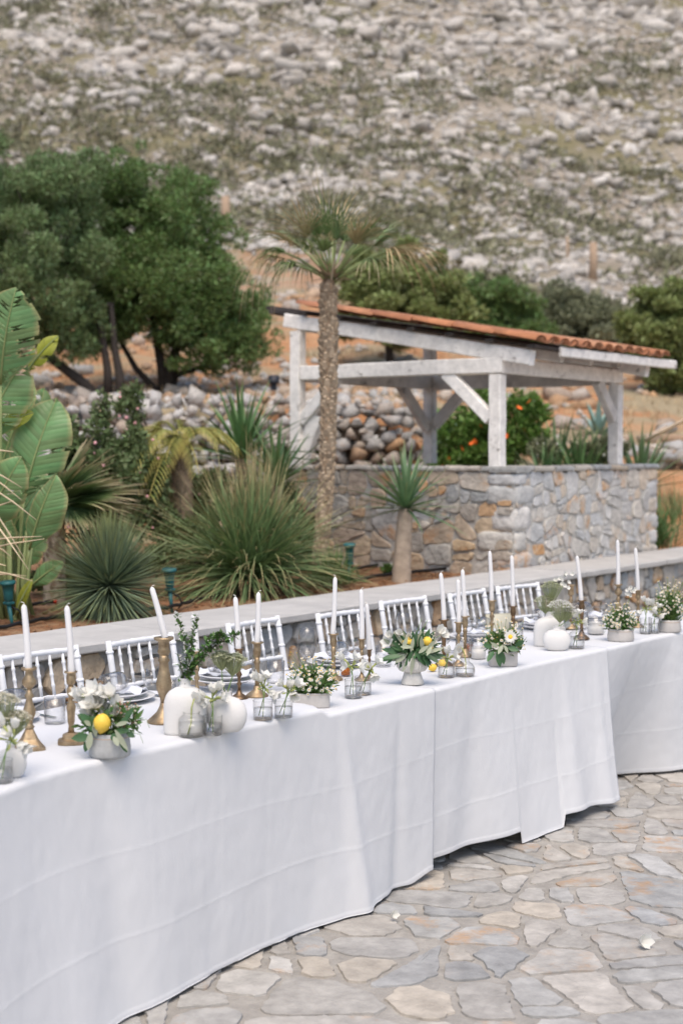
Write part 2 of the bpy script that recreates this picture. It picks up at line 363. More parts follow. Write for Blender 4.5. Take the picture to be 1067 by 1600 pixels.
# ------------------------------------------------------------------ stone patterns (weighted cells inside a rectangle)
def darts(w, h, radii, tries, gap=.86):
    P = np.zeros((0, 2)); R = np.zeros(0)
    for r, n in zip(radii, tries):
        for _ in range(n):
            p = np.array([random.uniform(-.1, w + .1), random.uniform(-.1, h + .1)]); rr = r * random.uniform(.85, 1.15)
            if len(P) == 0 or (np.hypot(*(P - p).T) > (R + rr) * gap).all():
                P = np.vstack([P, p]); R = np.append(R, rr)
    return P, R
def cells(P, R, w, h, joint, sx=1.):
    """power cells clipped to the rectangle [0,w]x[0,h], each drawn in by half a joint"""
    Q = P.copy(); out = []
    for i in range(len(Q)):
        poly = [(0., 0.), (w, 0.), (w, h), (0., h)]
        d = np.hypot(*(Q - Q[i]).T); nb = np.argsort(d)[1:26]
        for j in nb:
            if not poly: break
            a = 2 * (Q[j] - Q[i]); b = Q[j] @ Q[j] - Q[i] @ Q[i] - R[j] ** 2 + R[i] ** 2; b -= joint / 2 * math.hypot(*a)
            new = []
            for k in range(len(poly)):
                p, q = poly[k], poly[(k + 1) % len(poly)]; dp, dq = a[0] * p[0] + a[1] * p[1] - b, a[0] * q[0] + a[1] * q[1] - b
                if dp <= 0: new.append(p)
                if (dp < 0 < dq) or (dq < 0 < dp):
                    u = dp / (dp - dq); new.append((p[0] + (q[0] - p[0]) * u, p[1] + (q[1] - p[1]) * u))
            poly = new
        if len(poly) < 3: continue
        A = sum(poly[k][0] * poly[(k + 1) % len(poly)][1] - poly[(k + 1) % len(poly)][0] * poly[k][1] for k in range(len(poly))) / 2
        if A > .0012: out.append((poly, A))
    return out
def clip(poly, a, b):
    new = []
    for k in range(len(poly)):
        p, q = poly[k], poly[(k + 1) % len(poly)]; dp, dq = a[0] * p[0] + a[1] * p[1] - b, a[0] * q[0] + a[1] * q[1] - b
        if dp <= 0: new.append(p)
        if (dp < 0 < dq) or (dq < 0 < dp): u = dp / (dp - dq); new.append((p[0] + (q[0] - p[0]) * u, p[1] + (q[1] - p[1]) * u))
    return new
def area(poly): return sum(poly[k][0] * poly[(k + 1) % len(poly)][1] - poly[(k + 1) % len(poly)][0] * poly[k][1] for k in range(len(poly))) / 2
def inset(poly, d):
    out = list(poly)
    for k in range(len(poly)):
        p, q = poly[k], poly[(k + 1) % len(poly)]; n = (q[1] - p[1], p[0] - q[0]); L_ = math.hypot(*n)
        if L_ < 1e-6: continue
        n = (n[0] / L_, n[1] / L_); out = clip(out, n, n[0] * p[0] + n[1] * p[1] - d)
        if len(out) < 3: return []
    return out
def split(poly, amin, amax, slant, square):
    """breaks a cell again and again until its pieces have the size of stones; square: cuts keep near level and plumb"""
    A = area(poly)
    if A < math.exp(random.uniform(math.log(amin), math.log(amax))) * 1.35 or len(poly) < 3: return [poly]
    xs_ = [p[0] for p in poly]; ys_ = [p[1] for p in poly]; w_, h_ = max(xs_) - min(xs_), max(ys_) - min(ys_); c = (sum(xs_) / len(xs_), sum(ys_) / len(ys_))
    if square: g = (0 if w_ > h_ * random.uniform(1.0, 1.7) else math.pi / 2) + random.gauss(0, slant)
    else: g = (0 if w_ > h_ else math.pi / 2) + random.gauss(0, slant)
    n = (math.cos(g), math.sin(g)); b = n[0] * c[0] + n[1] * c[1] + random.uniform(-.16, .16) * (w_ if w_ > h_ else h_)
    r = []
    for s_ in (1, -1):
        q = clip(poly, (n[0] * s_, n[1] * s_), b * s_)
        if len(q) >= 3 and area(q) > 1e-5: r += split(q, amin, amax, slant, square)
    return r
def broken(w, h, cell, amin, amax, joint, slant, square=True):
    P, R = darts(w, h, (cell,), (int(40 * w * h / cell ** 2) + 60,), 1.); out = []
    for poly, A in cells(P, R * 0, w, h, 0.):
        for q in split(poly, amin, amax, slant, square):
            q = inset(q, joint / 2 * random.uniform(.7, 1.25))
            xs_ = [p[0] for p in q]; ys_ = [p[1] for p in q]
            if len(q) >= 3 and area(q) > amin * .3 and area(q) > (.07 if square else .16) * max(max(xs_) - min(xs_), max(ys_) - min(ys_)) ** 2: out.append((q, area(q)))
    return out
def rough_outline(poly, step, jit, cut=.2):
    n = len(poly); r = []; V_ = [Vector(p) for p in poly]
    for k in range(n):
        o, p, q = V_[k - 1], V_[k], V_[(k + 1) % n]; a, b_ = (p - o).length, (q - p).length; c = cut * random.uniform(.25, 1.25)
        r += [p.lerp(o, min(.45, c * min(a, b_, .3) / max(a, .001))), p.lerp(q, min(.45, c * min(a, b_, .3) / max(b_, .001)))]
    o = []
    for k in range(len(r)):
        p, q = r[k], r[(k + 1) % len(r)]; d = q - p; ln = d.length
        if ln < .004: continue
        m = max(1, int(ln / step)); pn = Vector((-d.y, d.x)) / ln; bow = random.uniform(-.03, .03) * ln
        for i in range(m): u = i / m; o.append(p.lerp(q, u) + pn * (bow * math.sin(math.pi * u)) * 1. + Vector((random.uniform(-jit, jit), random.uniform(-jit, jit))))
    return o
def stone_mesh(out, proud, deep, edge=.86, uneven=.004, tilt=0.):
    """a stone from its outline: sides going down into the bed, a worn arris, an uneven face; x, y in the face, z out of it"""
    c = sum(out, Vector((0, 0))) / len(out); n = len(out); b = MB(); vs = []
    tx, ty = random.uniform(-tilt, tilt), random.uniform(-tilt, tilt)
    def pt(p, s, z, u=0.):
        q = (p - c) * s; return (q.x, q.y, z + q.x * tx + q.y * ty + random.uniform(-u, u))
    vs += [pt(p, 1.02, -deep) for p in out]; vs += [pt(p, 1., proud * .7, uneven * .5) for p in out]; vs += [pt(p, edge, proud, uneven) for p in out]; vs += [pt(p, edge * .5, proud * 1.02, uneven) for p in out]; vs.append((0, 0, proud * 1.02))
    fs = []
    for a in (0, n, 2 * n):
        for k in range(n): fs.append([a + k, a + (k + 1) % n, a + n + (k + 1) % n, a + n + k])
    for k in range(n): fs.append([3 * n + k, 3 * n + (k + 1) % n, 4 * n])
    b.add(vs, fs); return b, c
def stone_face(parent, origin, u, v, W, Hh, cell, amin, amax, joint, proud, m, step=.04, jit=.005, edge=.93, uneven=.002, cap=300, cut=.32, slant=.13):
    """lays a face of rubble: origin corner, u along, v up, stones stand out along u x v; one object per stone"""
    u, v = Vector(u).normalized(), Vector(v).normalized(); nn = u.cross(v); Mx = Matrix((u, v, nn)).transposed().to_4x4()
    cl = sorted(broken(W, Hh, cell, amin, amax, joint, slant), key=lambda c: -c[1])
    rest = MB(); T0 = Matrix.Translation(Vector(origin)) @ Mx
    for i, (poly, A) in enumerate(cl):
        o_ = rough_outline(poly, step, jit, cut)
        if len(o_) < 4: continue
        b, c = stone_mesh(o_, proud * random.uniform(.5, 1.5), .03, edge, uneven, .09)
        if i >= cap: rest.add([T0 @ (Vector(x) + Vector((c.x, c.y, 0))) for x in b.v], b.f); continue
        o = b.build('stone', m if isinstance(m, str) else random.choice(m), parent, False)
        o.matrix_local = Matrix.Translation(Vector(origin) + u * c.x + v * c.y) @ Mx
    if rest.v: rest.build('small_stones', m if isinstance(m, str) else m[0], parent, False, kind='stuff')
    return len(cl)
ROCKV = []
ROCK2, ROCK3 = [], []
def hull_rock(n, box):
    """an angular broken stone: the hull of points thrown on a blocky shell"""
    import bmesh
    v = np.random.normal(size=(n, 3)); v /= ((np.abs(v) ** 10).sum(1) ** .1)[:, None]; v *= np.array(box) * np.random.uniform(.82, 1., (n, 1)); bm = bmesh.new()
    for p in v: bm.verts.new(p)
    r = bmesh.ops.convex_hull(bm, input=bm.verts); bmesh.ops.delete(bm, geom=[x for x in bm.verts if not x.link_faces], context='VERTS'); bm.verts.index_update()
    out = np.array([x.co[:] for x in bm.verts]), np.array([[q.index for q in f.verts] for f in bm.faces]); bm.free(); return out
def rock_shapes(n=14):
    for k in range(n):
        v = ICO1[0].copy() * (1 + np.random.uniform(-.25, .2, (len(ICO1[0]), 1))); ROCKV.append(v)
    for k in range(18): ROCK2.append(hull_rock(12, (1, random.uniform(.75, 1), random.uniform(.75, 1)))); ROCK3.append(hull_rock(13, (1.05, .95, .9)))
def block_stone(rx, ry, rz, m, parent, loc, rot):
    v, f = ICO3; q = v / ((np.abs(v) ** 12).sum(1) ** (1 / 12))[:, None]; q = q * np.array([rx, ry, rz]); s_ = random.uniform(0, 99)
    q = np.array([p * (1 + .07 * mnoise.noise(Vector((p[0] * 9 + s_, p[1] * 9, p[2] * 9))) + .05 * mnoise.noise(Vector((p[0] * 30 + s_, p[1] * 30, p[2] * 30)))) for p in q]); b = MB(); b.add(q, f); return b.build('corner_stone', m, parent, True, loc=loc, rot=rot)
rock_shapes(14); ROCKF = np.array(ICO1[1])
# ================================================================== the setting
W0 = Vector((-.855, 6.86, 0)); U = Vector((.597, .802, 0)).normalized(); N = Vector((-U.y, U.x, 0))     # front line of the garden wall, its direction, away from the courtyard
COPE = .80; BED = .75
def sn(s, n, z=0.): return W0 + U * s + N * n + Vector((0, 0, z))

# courtyard: mortar sheet and flagstones
b = MB(); b.add([(-90, -60, 0), (90, -60, 0), (90, 40, 0), (-90, 40, 0)], [[0, 1, 2, 3]])
court = b.build('courtyard_paving', 'mortar', smooth=False); court['kind'] = 'structure'
PX0, PY0, PW, PH = -3.2, 2.2, 8.6, 8.6
far_b = MB(); near = []
for poly, A in broken(PW, PH, .40, .018, .11, .024, .24, False):
    cx = sum(p[0] for p in poly) / len(poly) + PX0; cy = sum(p[1] for p in poly) / len(poly) + PY0
    q = 2222 / max(.3, cy); sx = 533 + cx * q; sy = 705 + 1.68 * q
    side = (Vector((cx, cy, 0)) - Vector((-.9, 3.74, 0))).dot(Vector((.78, -.62, 0)))
    seen = -60 < sx < 1130 and sy < 1680 and side > -.25
    near.append((0 if seen else 1, -A * q * q, poly))
near.sort(key=lambda x: (x[0], x[1]))
for i, (sn_, k_, poly) in enumerate(near):
    ol = rough_outline(poly, .022, .0055, .30)
    if len(ol) < 4: continue
    bb, c = stone_mesh(ol, random.uniform(.002, .006), .02, .975, .0010, .008)
    if i < 300 and sn_ == 0: bb.build('flagstone', 'flagstone', court, False, loc=(c.x + PX0, c.y + PY0, .004))
    else: far_b.add([(x + c.x + PX0, y + c.y + PY0, z + .004) for x, y, z in bb.v], bb.f)
far_b.build('flagstone_remainder', 'flagstone', court, False, kind='stuff')

# garden retaining wall with its coping
wall = thing('garden_wall', sn(0, 0), 'low rubble stone retaining wall with smooth pale coping behind the white chairs', 'wall')
S0, S1 = -4.2, 13.
R3 = Matrix.Rotation(math.atan2(U.y, U.x), 4, 'Z').to_3x3()
b = MB(); c = U * ((S0 + S1) / 2) + N * .27 + Vector((0, 0, .375)); b.box(c, (S1 - S0, .44, .75), R3); b.build('mortar_core', 'mortar', wall, False)
stone_face(wall, U * -1.6 + N * .05, U, (0, 0, 1), 9.2, .752, .28, .009, .045, .014, .024, ['wall_stone', 'wall_stone', 'wall_stone_brown'])
stone_face(wall, U * 7.62 + N * .05, U, (0, 0, 1), 5.3, .752, .35, .012, .06, .016, .022, 'wall_stone', .06, cap=120)
for k in range(12):                                  # coping slabs
    a, e = S0 + (S1 - S0) * k / 12, S0 + (S1 - S0) * (k + 1) / 12 - .006
    b = MB(); b.beam(U * a + N * .25 + Vector((0, 0, .779)), U * e + N * .25 + Vector((0, 0, .779)), .54, .044, bev=.007, seg=10, wob=.0025); b.build('coping_slab', 'concrete_coping', wall, False)

# planting bed soil
gs, gn = np.linspace(-5.2, 13.2, 150), np.linspace(.515, 9.5, 90); v = []
for s in gs:
    for n in gn:
        p = sn(s, n); h = mnoise.noise(Vector((p.x * 2.1, p.y * 2.1, 0))) * .03 + mnoise.noise(Vector((p.x * 9, p.y * 9, 3))) * .014
        v.append((p.x, p.y, BED - .02 + h * min(1, (n - .5) * 3)))
f = np.array([[i * 90 + j, (i + 1) * 90 + j, (i + 1) * 90 + j + 1, i * 90 + j + 1] for i in range(149) for j in range(89)])
bed = put('garden_soil', np_mesh('garden_soil', np.array(v), f, 'soil', True)); bed['kind'] = 'structure'
cl = MB()                                            # clods and bark chips
for _ in range(1500):
    s, n = random.uniform(-3, 8), .56 + abs(random.gauss(0, .9)); p = sn(s, n, BED - .012); r = random.uniform(.006, .02)
    cl.ico(p, (r, r * random.uniform(.6, 1), r * .6), .25)
cl.build('soil_clods', 'soil', bed, False, kind='stuff')

# ------------------------------------------------------------------ the hill
YR = np.array([12., 13, 15, 18, 20, 30, 45, 60, 100, 240]); ZR = np.array([.5, .62, 1.42, 1.85, 2.25, 3.9, 6.4, 9.6, 34, 118])
YL = np.array([12., 14.95, 15.3, 18, 20, 30, 45, 60, 100, 240]); ZL = np.array([.5, .6, 2.12, 2.35, 2.65, 4.9, 8.4, 12., 36, 120])
def hz(x, y):
    k = smooth01(.55, .55 + max(.45, (y - 15) * .35), x)
    z = float(np.interp(y, YL, ZL)) * (1 - k) + float(np.interp(y, YR, ZR)) * k
    a = smooth01(17, 50, y)
    return z + a * (mnoise.noise(Vector((x * .11, y * .11, 1))) * 1.1 + mnoise.noise(Vector((x * .34, y * .34, 5))) * .4) + smooth01(15.5, 19, y) * mnoise.noise(Vector((x * .8, y * .8, 2))) * .1
ys = np.concatenate([np.linspace(12, 15, 14), np.linspace(15.1, 30, 60), np.linspace(31, 110, 110), np.linspace(114, 240, 36)]); xs = np.concatenate([np.linspace(-110, -32, 20), np.linspace(-30, 30, 150), np.linspace(32, 110, 20)])
v = np.array([(x, y, hz(x, y)) for y in ys for x in xs]); nx = len(xs)
f = np.array([[i * nx + j, i * nx + j + 1, (i + 1) * nx + j + 1, (i + 1) * nx + j] for i in range(len(ys) - 1) for j in range(nx - 1)])
hill = put('hill', np_mesh('hill', v, f, 'hill_ground', True)); hill['kind'] = 'structure'
def scatter_rocks(rows, name, m, parent, individual=0):
    """rows of (x, y, z, radius, flatness); the largest ones in the picture become objects, the rest one mass"""
    rows.sort(key=lambda r: -r[3] / r[1]); shared = {}
    for i, (x, y, z, r, fl) in enumerate(rows[:individual]):
        k = i % len(ROCKV); key = (k, m)
        if key not in shared: shared[key] = np_mesh(name, *ROCK2[k], m)
        put(name, shared[key], parent, (x, y, z), (random.uniform(-.4, .4), random.uniform(-.4, .4), random.uniform(0, 6.3)), scale=(r * random.uniform(.85, 1.4), r * random.uniform(.75, 1.1), r * fl))
    rest = rows[individual:]
    if rest:
        vs, fs, o = [], [], 0
        for i, (x, y, z, r, fl) in enumerate(rest):
            big = r > .15; q, qf = ROCK2[i % 18] if big else (ROCKV[i % len(ROCKV)], ROCKF); q = q * np.array([r * random.uniform(.8, 1.4), r * random.uniform(.7, 1.1), r * fl * random.uniform(.75, 1.25)]); a = random.uniform(0, 6.3); ca, sa = math.cos(a), math.sin(a)
            q = q @ np.array([[ca, sa, 0], [-sa, ca, 0], [0, 0, 1]]) + np.array([x, y, z]); vs.append(q); fs.append(qf + o); o += len(q)
        put(name + '_scree', np_mesh(name + '_scree', np.vstack(vs), np.vstack(fs), m), parent, kind='stuff')
rows = []
for _ in range(36000):
    y = 36 + 80 * random.random() ** .85; x = random.uniform(-1, 1) * (.33 * y + 4)
    dens = .35 + .65 * smooth01(36, 52, y); clump = mnoise.noise(Vector((x * .13, y * .13, 9)))
    if random.random() > dens * (.72 + clump * .9 + .5 * smooth01(70, 92, y)): continue
    r = .055 + min(.8, random.paretovariate(1.75) * .066); r = min(r, .30 + .45 * smooth01(48, 90, y)) * random.choice((1, 1, 1.25)) if y > 44 else r; rows.append((x, y, hz(x, y) + r * .12, r, random.uniform(.55, .9)))
for _ in range(46):                                  # outcrops: lines of big broken blocks
    y = random.uniform(46, 112); x = random.uniform(-1, 1) * (.3 * y + 3); a_ = random.uniform(-.5, .25)
    for j in range(random.randint(4, 11)):
        u = random.gauss(0, 1.4); xx, yy = x + u, y + u * a_ + random.gauss(0, .35); r = random.uniform(.22, .36 + .4 * smooth01(50, 90, y)); rows.append((xx, yy, hz(xx, yy) + r * .1, r, random.uniform(.55, .95)))
scatter_rocks(rows, 'boulder', 'limestone', hill, 300)
rows = []                                            # fallen stones and orange clods on the near terraces
for _ in range(5200):
    y = 15.6 + 24 * random.random() ** 1.2; x = random.uniform(-1, 1) * (.3 * y + 2)
    cl_ = mnoise.noise(Vector((x * .5, y * .5, 4)))
    if random.random() > .5 + cl_ * 1.3: continue
    r = random.uniform(.03, .1) + (.1 if random.random() < .12 else 0) * (1 + (y - 16) * .03); rows.append((x, y, hz(x, y) + r * .2, r, .75))
for _ in range(900):                                 # orange rubble bank behind the terrace wall
    y = random.uniform(15.5, 20.5); x = random.uniform(-3.2, 1.2); r = random.uniform(.03, .09); rows.append((x, y, hz(x, y) + r * .25, r, .8))
random.shuffle(rows)
k = len(rows) * 3 // 5
scatter_rocks(rows[:k], 'stone', 'orange_rock', hill, 60); scatter_rocks(rows[k:], 'stone', 'field_rock', hill, 60)

def leaf_cloud(centers, radii, n, size, rnd=.35, shell=.45, aspect=.42, up=.25):
    """n leaf blades (folded quads of two triangles) spread through the given lumps, denser near their skins"""
    C = np.array(centers); Rr = np.array(radii); wgt = (Rr[:, 0] * Rr[:, 1] * Rr[:, 2]) ** .75; idx = np.random.choice(len(C), n, p=wgt / wgt.sum())
    d = np.random.normal(size=(n, 3)); d /= np.linalg.norm(d, axis=1)[:, None]
    rad = (shell + (1 - shell) * np.random.rand(n)) ** .6
    rad *= 1 + .12 * np.random.normal(size=n)
    pos = C[idx] + d * rad[:, None] * Rr[idx]
    a = d * .6 + np.random.normal(size=(n, 3)) * .7; a[:, 2] += up; a /= np.linalg.norm(a, axis=1)[:, None]
    bvec = np.cross(a, np.random.normal(size=(n, 3))); bvec /= np.linalg.norm(bvec, axis=1)[:, None]
    L = size * (1 + rnd * np.random.normal(size=(n, 1))); Wd = L * aspect / 2
    v = np.empty((n, 4, 3)); v[:, 0] = pos; v[:, 1] = pos + a * L * .5 + bvec * Wd; v[:, 2] = pos + a * L; v[:, 3] = pos + a * L * .5 - bvec * Wd
    f = np.arange(n * 4).reshape(n, 4); return v.reshape(-1, 3), f
sv_, sf_, o = [], [], 0                              # low scrub between the rocks
cs, rs = [], []
for _ in range(17000):
    y = 34 + 92 * random.random() ** .95; x = random.uniform(-1, 1) * (.33 * y + 4); k = mnoise.noise(Vector((x * .09, y * .16, 20)))
    if random.random() > .74 + k * 1.7 - .78 * smooth01(66, 92, y) - .012 * x - .34 * (1 - smooth01(44, 60, y)): continue
    r = random.uniform(.2, .55) * random.uniform(.7, 1.3); cs.append((x, y, hz(x, y) + r * .18)); rs.append((r * 1.5, r, r * .62))
v, f = leaf_cloud(cs, rs, len(cs) * 30, .19, .3, .55, .6, .5)
scrub = put('hillside_scrub', np_mesh('hillside_scrub', v, f, 'scrub')); scrub['kind'] = 'stuff'; scrub['label'] = 'low olive brown scrub between the rocks of the hillside'; scrub['category'] = 'scrub'
v = []; g = MB()                                     # straw tufts on the terraces
for _ in range(4200):
    y = 15.6 + 22 * random.random(); x = random.uniform(-1, 1) * (.3 * y + 1)
    if mnoise.noise(Vector((x * .4, y * .4, 30))) < -.12: continue
    z = hz(x, y)
    for _ in range(7):
        g.blade((x + random.gauss(0, .07), y + random.gauss(0, .07), z - .02), (random.gauss(0, .35), random.gauss(0, .35), 1), random.uniform(.10, .26), .012, .3, 2)
sg = g.build('straw_grass', 'dry_grass'); sg['kind'] = 'stuff'; sg['label'] = 'dry straw coloured grass on the terraces below the hill'; sg['category'] = 'grass'

# dry stone terrace wall behind the bed
dsw = thing('dry_stone_wall', (-1.5, 15., BED), 'dry stone terrace wall of pale loose rocks behind the garden plants', 'wall')
meshes = {}
def dry_stone(x, y, z, r, m='field_rock'):
    k = random.randrange(len(ROCK3))
    if (k, m) not in meshes: meshes[(k, m)] = np_mesh('stone', *ROCK3[k], m)
    put('stone', meshes[(k, m)], dsw, Vector((x, y, z)) - dsw.location, (random.uniform(-.3, .3), random.uniform(-.3, .3), random.uniform(-.4, .4)), scale=(r * random.uniform(.75, 1.15), r * random.uniform(.8, 1.05), r * random.uniform(.6, .95)))
bk = MB(); bk.box((-2.05 - dsw.location.x, .16, .60), (5.1, .1, 1.2)); bk.build('shaded_earth_core', 'earth_shadow', dsw, False)  # backing coloured dark, so the gaps between the stones look shaded
cnt = 0
x = -4.6
zt = lambda x: 2.30 - .10 * smooth01(-2.6, .2, x) - 1.1 * smooth01(.5, 1.35, x)
z = 1.12
while z < 2.4:
    x = -4.6 + random.uniform(0, .2); h = random.uniform(.13, .18)
    while x < 1.3:
        r = random.uniform(.075, .13) * (1.25 if x < -1.6 else 1.)
        if z < zt(x): dry_stone(x + r, 15.02 + random.uniform(-.05, .05) + (z - .75) * .07 + smooth01(.4, 1.4, x) * .5, z + random.uniform(-.02, .02), r, random.choice(['pale_rock'] * 6 + ['orange_rock'] if x < -.6 else ['field_rock'] * 5 + ['orange_rock'])); cnt += 1
        x += r * 1.62
    z += h * .78

fill = MB()                                           # small wedges in the gaps
for _ in range(420):
    xx = random.uniform(-4.5, .9); zz = random.uniform(1.1, zt(xx)); q_, f_ = ROCK2[random.randrange(18)]; r = random.uniform(.03, .055)
    fill.add(q_ * r + np.array([xx + 1.5, -.02 + (zz - BED) * .07 + smooth01(.4, 1.4, xx) * .5, zz - BED]), f_.tolist())
fill.build('wedge_stones', 'field_rock', dsw, False, kind='stuff')
# ------------------------------------------------------------------ stone platform carrying the pergola
K = Vector((1.31, 10.7, 0)); TOP = 1.535
plat = thing('stone_platform', K + Vector((0, 0, BED - .05)), 'rubble stone plinth under the white wooden pergola', 'plinth')
LU, LN = 2.62, 2.25
b = MB(); c = U * (LU / 2) + N * (LN / 2) + Vector((0, 0, (TOP - BED + .05) / 2 - .015)); b.box(c, (LU - .072, LN - .072, TOP - BED + .02), R3); b.build('mortar_core', 'pale_mortar', plat, False)
hgt = TOP - BED + .045
stone_face(plat, U * .04 + N * .04, U, (0, 0, 1), LU - .06, hgt, .27, .006, .042, .013, .013, 'wall_stone_pale', cap=200)
stone_face(plat, N * LN + U * .04, -N, (0, 0, 1), LN - .04, hgt, .29, .007, .06, .014, .020, ['wall_stone_brown', 'wall_stone_brown', 'wall_stone'], cap=160)
stone_face(plat, U * (LU - .04) + N * .04, N, (0, 0, 1), LN - .08, hgt, .3, .01, .05, .014, .026, 'wall_stone_pale', .06, cap=70)
ang = math.atan2(U.y, U.x)
for z, rx, ry, rz_ in ((.105, .15, .12, .105), (.29, .10, .17, .078), (.465, .13, .11, .095), (.64, .17, .14, .078), (.765, .10, .13, .045)):      # big corner blocks
    block_stone(rx, ry, rz_, 'wall_stone_pale', plat, U * (rx + .018) + N * (ry + .018) + Vector((0, 0, z)), (0, 0, ang + random.uniform(-.08, .08)))
for z, rx, ry, rz_ in ((.07, .16, .12, .08), (.22, .10, .14, .065), (.36, .13, .12, .07), (.50, .1, .14, .07), (.64, .12, .12, .07), (.77, .13, .12, .055)):
    block_stone(rx, ry, rz_, 'wall_stone_pale', plat, U * (LU - rx - .018) + N * (ry + .018) + Vector((0, 0, z)), (0, 0, ang + random.uniform(-.08, .08)))
for side, n_ in ((0, 8), (1, 7)):                    # thin capping stones
    for k in range(n_):
        ln = (LU if side == 0 else LN) / n_; d = U if side == 0 else N; e = N if side == 0 else U
        b = MB(); a = d * (k * ln + .01) + e * .13; b.beam(a, a + d * (ln - .02), .24, .042, bev=.012, seg=4, wob=.006); b.build('capping_stone', 'wall_stone', plat, False, loc=(0, 0, hgt + .012 + random.uniform(-.004, .004)))

# ------------------------------------------------------------------ pergola
A0 = Vector((1.19, 10.9, 0)); LT, LS = 1.944, 2.04
perg = thing('pergola', A0 + Vector((0, 0, TOP)), 'weathered white timber pergola with sloping orange clay tile roof', 'pergola')
def pp(t, s, z): return N * t + U * s + Vector((0, 0, z - TOP))
def timber(name, a, b_, wd, ht, m='old_white_wood', seg=6, wob=.003, up=(0, 0, 1)):
    q = MB(); q.beam(a, b_, wd, ht, up=up, bev=.008, seg=seg, wob=wob); return q.build(name, m, perg, False)
zb, slope = 2.335, .173
rz = lambda t: 2.43 + slope * t
POST = .104
for nm, t, s, m, top in (('a', 0, 0, 'old_white_wood', 2.265), ('b', 0, LS, 'old_white_wood', 2.265), ('c', LT, 0, 'old_white_wood', rz(LT) - .075), ('d', LT, LS, 'old_grey_wood', rz(LT) - .075)):
    timber('post', pp(t, s, TOP + .03), pp(t, s, top), POST, POST - .005, m, up=U)
timber('tie_beam', pp(-.06, 0, zb), pp(LT - .06, 0, zb), .09, .118)
timber('tie_beam', pp(.055, 0, zb + .003) + U * .055, pp(.055, LS + .06, zb + .003), .10, .135) if False else timber('eave_beam', pp(0, .055, zb + .003), pp(0, LS + .055, zb + .003), .085, .118)
timber('tie_beam', pp(.06, LS, zb - .006), pp(LT - .067, LS, zb - .006), .10, .13, 'old_grey_wood')
timber('tie_beam', pp(LT, .067, zb), pp(LT, LS - .067, zb), .10, .13, 'old_grey_wood')
timber('top_beam', pp(LT, .055, rz(LT) - .01), pp(LT, LS + .2, rz(LT) - .01), .10, .12, 'old_grey_wood')
for s in (0, LS):
    timber('rake_beam', pp(-.30, s, rz(-.30) + .004), pp(LT + .12, s, rz(LT + .12) + .004), .08, .115, seg=10, wob=.004)
for s in (.52, 1.02, 1.52):
    timber('rafter', pp(-.28, s, rz(-.28) + .03), pp(LT + .1, s, rz(LT + .1) + .03), .06, .08, 'old_grey_wood')
for k in range(8):
    t = -.33 + k * .36; timber('batten', pp(t, -.08, rz(t) + .088), pp(t, 2.42, rz(t) + .088), .07, .028, 'dark_wood' if k < 7 else 'dark_wood', 3, .003)
timber('fascia_board', pp(-.372, .30, rz(-.36) + .075), pp(-.372, 2.46, rz(-.36) + .075), .022, .075)
timber('timber_stub', pp(LT + .2, -.10, rz(LT) + .10), pp(LT + .2, .35, rz(LT) + .085), .06, .05, 'dark_wood')
def brace(p, q, m='old_white_wood', up=(0, 0, 1), ht=.10): timber('brace', p, q, .07, ht, m, 4, .002, up)
brace(pp(.055, 0, 1.93), pp(.46, 0, 2.29))
brace(pp(LT - .05, 0, 1.93), pp(LT - .42, 0, 2.29))
brace(pp(LT - .03, .015, 1.60), pp(LT - .18, .03, 1.98), ht=.12)
brace(pp(LT, LS - .05, 1.90), pp(LT, LS - .5, 2.30), 'old_grey_wood'); brace(pp(LT - .05, LS, 1.93), pp(LT - .42, LS, 2.29), 'old_grey_wood')
brace(pp(0, LS - .055, 1.97), pp(0, LS - .36, 2.28), 'old_grey_wood')
roof = put('roof', None, perg); b = MB()
tl, tw = .42, .185
tile = MB(); vs = []; n_ = 8                        # one barrel tile: tapered half round with thickness
for e, (yy, r) in enumerate(((0, .088), (tl, .070))):
    for rr in (r, r - .013):
        for k in range(n_ + 1): g = math.pi * k / n_; vs.append((math.cos(g) * rr, yy, math.sin(g) * rr * .5))
q = n_ + 1; fs = []
for k in range(n_):
    fs += [[k, k + 1, 2 * q + k + 1, 2 * q + k], [q + k + 1, q + k, 3 * q + k, 3 * q + k + 1], [k + 1, k, q + k, q + k + 1], [2 * q + k, 2 * q + k + 1, 3 * q + k + 1, 3 * q + k]]
tile.add(vs, fs); tm = tile.mesh('tile', 'tile_clay')
Rt = Matrix((U, N, Vector((0, 0, 1)))).transposed().to_4x4()      # tile y runs up the slope
for col in range(13):
    for row in range(6):
        t = -.40 + row * .375; s = -.04 + col * tw; jz = random.uniform(-.006, .006)
        for pan in (0, 1):
            if pan and col == 12: continue
            o = put('tile', tm, roof)
            ang = math.atan(slope)
            o.matrix_local = Matrix.Translation(pp(t + random.uniform(-.015, .015), s + pan * tw / 2, rz(t) + (.146 if not pan else .172) + jz + row * .0)) @ Rt @ Matrix.Rotation(ang + (.03 if not pan else .03), 4, 'X') @ Matrix.Rotation(random.uniform(-.03, .03), 4, 'Z') @ (Matrix.Rotation(math.pi, 4, 'Y') if pan else Matrix.Identity(4)) 
for o in [x for x in bpy.data.objects if x.name.startswith('roof') and x.data is None and x.parent is perg]: o.empty_display_size = .05

